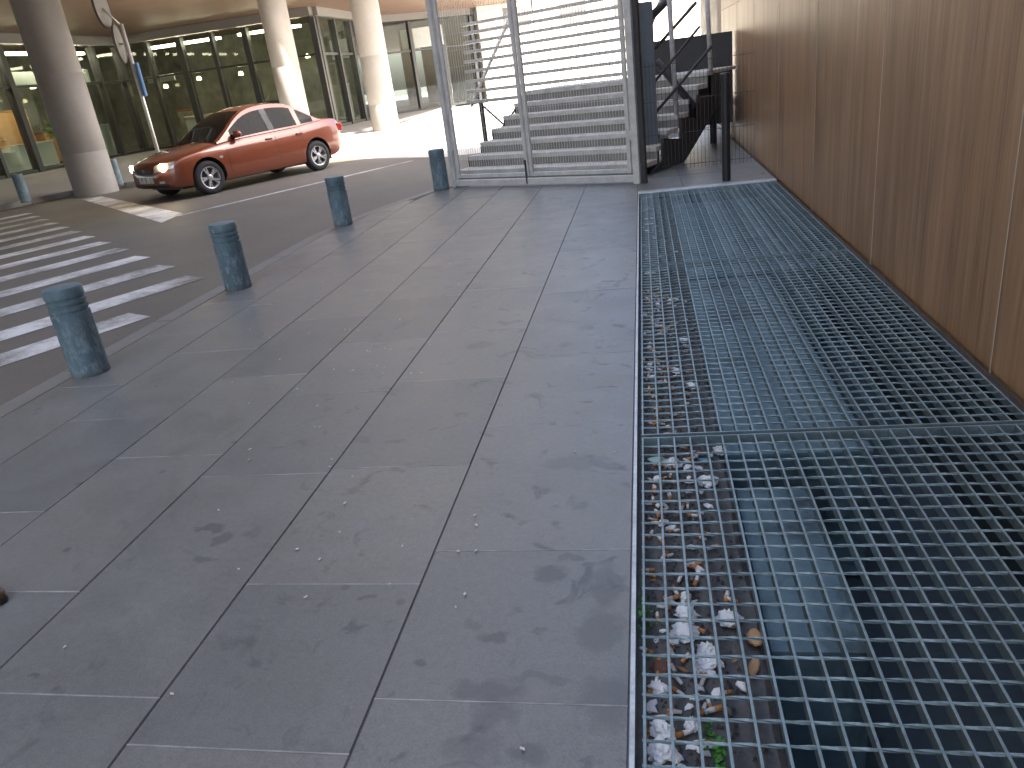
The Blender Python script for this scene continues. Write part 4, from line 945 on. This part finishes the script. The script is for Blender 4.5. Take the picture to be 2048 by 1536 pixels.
# cigarette ends: filter and paper
m = MB(); m.tube([(-.014,0,.004),(-.002,0,.004)], .0042, 8); fme = m.mesh('filter', M['filt'], True)
m = MB(); m.tube([(-.002,0,.004),(.008,.0005,.0042),(.014,.001,.0035)], .0041, 8, r2=.0034); pme = m.mesh('paper', M['paper'], True)
def butt(x, y, z, a, sc=1.35, lab='stubbed-out cigarette end lying in the litter under the grating', grp='cigarette ends under the grating'):
    e = empty('cigarette_end', (x, y, z), a); e.scale = (sc, sc, sc); tag(e, lab, 'cigarette end', grp)
    inst(fme, 'filter', e); inst(pme, 'paper', e)
for i in range(190):
    y = .95+ (rnd.random()**1.6)*4.2; x = PX0+.02+abs(rnd.gauss(.09, .07))
    if x > .26: x = rnd.uniform(PX0+.03, .22)
    butt(x, y, LZ+.001+rnd.uniform(0,.003), rnd.uniform(0, 6.28), rnd.uniform(1.2, 1.7))
# leaves
def leaf_mesh(mat, seed):
    r = random.Random(seed); m = MB(); L = 1; pts_ = [(-1,0,0),(-.5,.32,.12),(.1,.42,.1),(.6,.25,.14),(1,0,.05),(.6,-.25,.14),(.1,-.42,.1),(-.5,-.32,.12)]
    m.add([(x, y+r.uniform(-.06,.06), z+r.uniform(-.05,.1)) for x, y, z in pts_]+[(-.4,0,0),(.3,0,0)], [(0,8,1),(1,8,9,2),(2,9,3),(3,9,4),(4,9,5),(5,9,6),(6,9,8,7),(7,8,0)]); return m.mesh('dry_leaf', mat)
lvs = [leaf_mesh(M['leaf'], 1), leaf_mesh(M['leaf'], 2), leaf_mesh(M['leaf2'], 3), leaf_mesh(M['leaf2'], 4)]
for i in range(70):
    y = 1.0+(rnd.random()**1.4)*6; x = PX0+.02+abs(rnd.gauss(.10, .08))
    if x > .25: x = rnd.uniform(PX0+.03, .2)
    s = rnd.uniform(.010, .022); o = inst(lvs[i % 4], 'dry_leaf', None, (x, y, LZ+.002), (rnd.uniform(-.3,.3), rnd.uniform(-.3,.3), rnd.uniform(0,6)), (s, s*.8, s))
    tag(o, 'brown dry leaf fragment in the litter under the grating' if i % 4 < 2 else 'dark rotting leaf fragment in the litter under the grating', 'leaf', 'dry leaves under the grating')
peb = blobs(M['pebble'], 4, 1, .25)
for i in range(60):
    y = .95+(rnd.random()**1.9)*7; x = rnd.uniform(PX0+.01, .24); s = rnd.uniform(.005, .013)
    o = inst(peb[i % 4], 'pebble', None, (x, y, LZ+s*.5), (rnd.uniform(0,3),)*3, (s*1.2, s, s*.7)); tag(o, 'small grey pebble lying on the dirty ledge under the grating', 'pebble', 'pebbles under the grating')
wht = blobs(M['tissue'], 3, 1, .3, False)
for i in range(110):
    y = 1.0+(rnd.random()**2.0)*7.2; x = PX0+.02+abs(rnd.gauss(.11, .06))
    if x > .26: x = rnd.uniform(PX0+.03, .24)
    s = rnd.uniform(.007, .013)*(1+y*.07); o = inst(wht[i % 3], 'paper_scrap', None, (x, y, LZ+s*.4), (0,0,rnd.uniform(0,3)), (s*1.5, s, s*.5)); tag(o, 'tiny white paper scrap in the litter under the grating', 'litter', 'tiny paper scraps under the grating')
# crumbly dirt between
m = MB()
for i in range(6500):
    y = .9+rnd.random()*7.6; x = PX0+.01+abs(rnd.gauss(.0, .13))
    if x > .27: continue
    s = rnd.uniform(.0015, .0075); z = LZ-.002; m.add([(x-s,y-s,z),(x+s,y-s*.6,z),(x+s*.5,y+s,z),(x,y,z+s*1.4)], [(0,1,3),(1,2,3),(2,0,3)])
tag(m.build('litter_dirt', M['dirt']), 'crumbly dark dirt caught on the ledge', 'dirt', kind='stuff')
# weeds
def weed(px, py, n, h, z, lab, spread=.03, ln=.03):
    p = gp(px, py, z); e = empty('weed', (p.x, p.y, z)); tag(e, lab, 'weed'); m = MB(); st_ = MB()
    for i in range(n):
        a = rnd.uniform(0, 6.28); r = abs(rnd.gauss(0, spread)); c = Vector((r*math.cos(a)*.45, r*math.sin(a)*1.5, rnd.uniform(.005, h))); u = Vector((rnd.uniform(-1,1), rnd.uniform(-1,1), rnd.uniform(-.2,.8))).normalized()*ln*.3; v = u.cross(Vector((0,0,1))).normalized()*ln*.16
        m.add([c-u, c+v, c+u, c-v], [(0,1,2,3)])
        if i % 4 == 0: st_.tube([(c.x*.3, c.y*.6, -.003), tuple(c)], .0008, 4)
    m.build('leaves', M['moss'], e); st_.build('stem', M['moss'], e)
weed(1288, 1242, 130, .045, -.055, 'strip of small green weed growing out of the gap at the edging', .05, .02)
weed(1437, 1516, 90, .03, LZ, 'green leafy weed among the litter at the foot of the view', .022, .03)
weed(1418, 1475, 40, .02, LZ, 'small green sprig beside the litter', .02, .02)
# ------------------------------------------------------------------ blossom petals and scraps on the paving
m = MB(); vs = [(0,0,.003)]+[(.5*math.cos(a)*(1+.25*math.sin(2*a)), .32*math.sin(a), .0015+.004*abs(math.sin(a*1.5))) for a in [2*math.pi*k/10 for k in range(10)]]
m.add(vs, [(0, 1+k, 1+(k+1)%10) for k in range(10)]); pet = m.mesh('petal', M['petal'])
spots = [(608,543),(620,552),(645,565),(556,583),(610,598),(700,586),(715,598),(732,582),(745,590),(900,528),(905,620),(918,570),(700,660),(717,662),(618,668),(540,676),(735,703),(740,705),(770,698),(781,700),(740,730),(755,733),(769,737),(766,748),(706,742),(822,748),(843,747),(595,779),(690,660),
         (498,808),(635,813),(630,855),(668,740),(465,765),(500,900),(640,855),(664,920),(498,921),(438,1022),(705,955),(690,1008),(680,1066),(805,1094),(950,1032),(953,1052),(917,1104),(952,1103),(780,1170),(912,1216),(660,935),(612,1196),(478,1140),(130,1296),(345,1390),(595,1100),(640,1120),(1250,520),(1265,525),(730,520),(840,470),(870,500),(540,610),(500,660),(600,640),(660,700),(800,640),(860,690),(560,720),(930,1190),(1150,905),(1230,905),(1045,1500)]
for (px, py) in spots:
    p = gp(px, py); s = rnd.uniform(.009, .016); o = inst(pet, 'petal', None, (p.x, p.y, .0012), (0,0,rnd.uniform(0,6)), (s, s, 1))
    tag(o, 'small white petal lying on the grey paving', 'petal', 'white petals scattered on the paving')
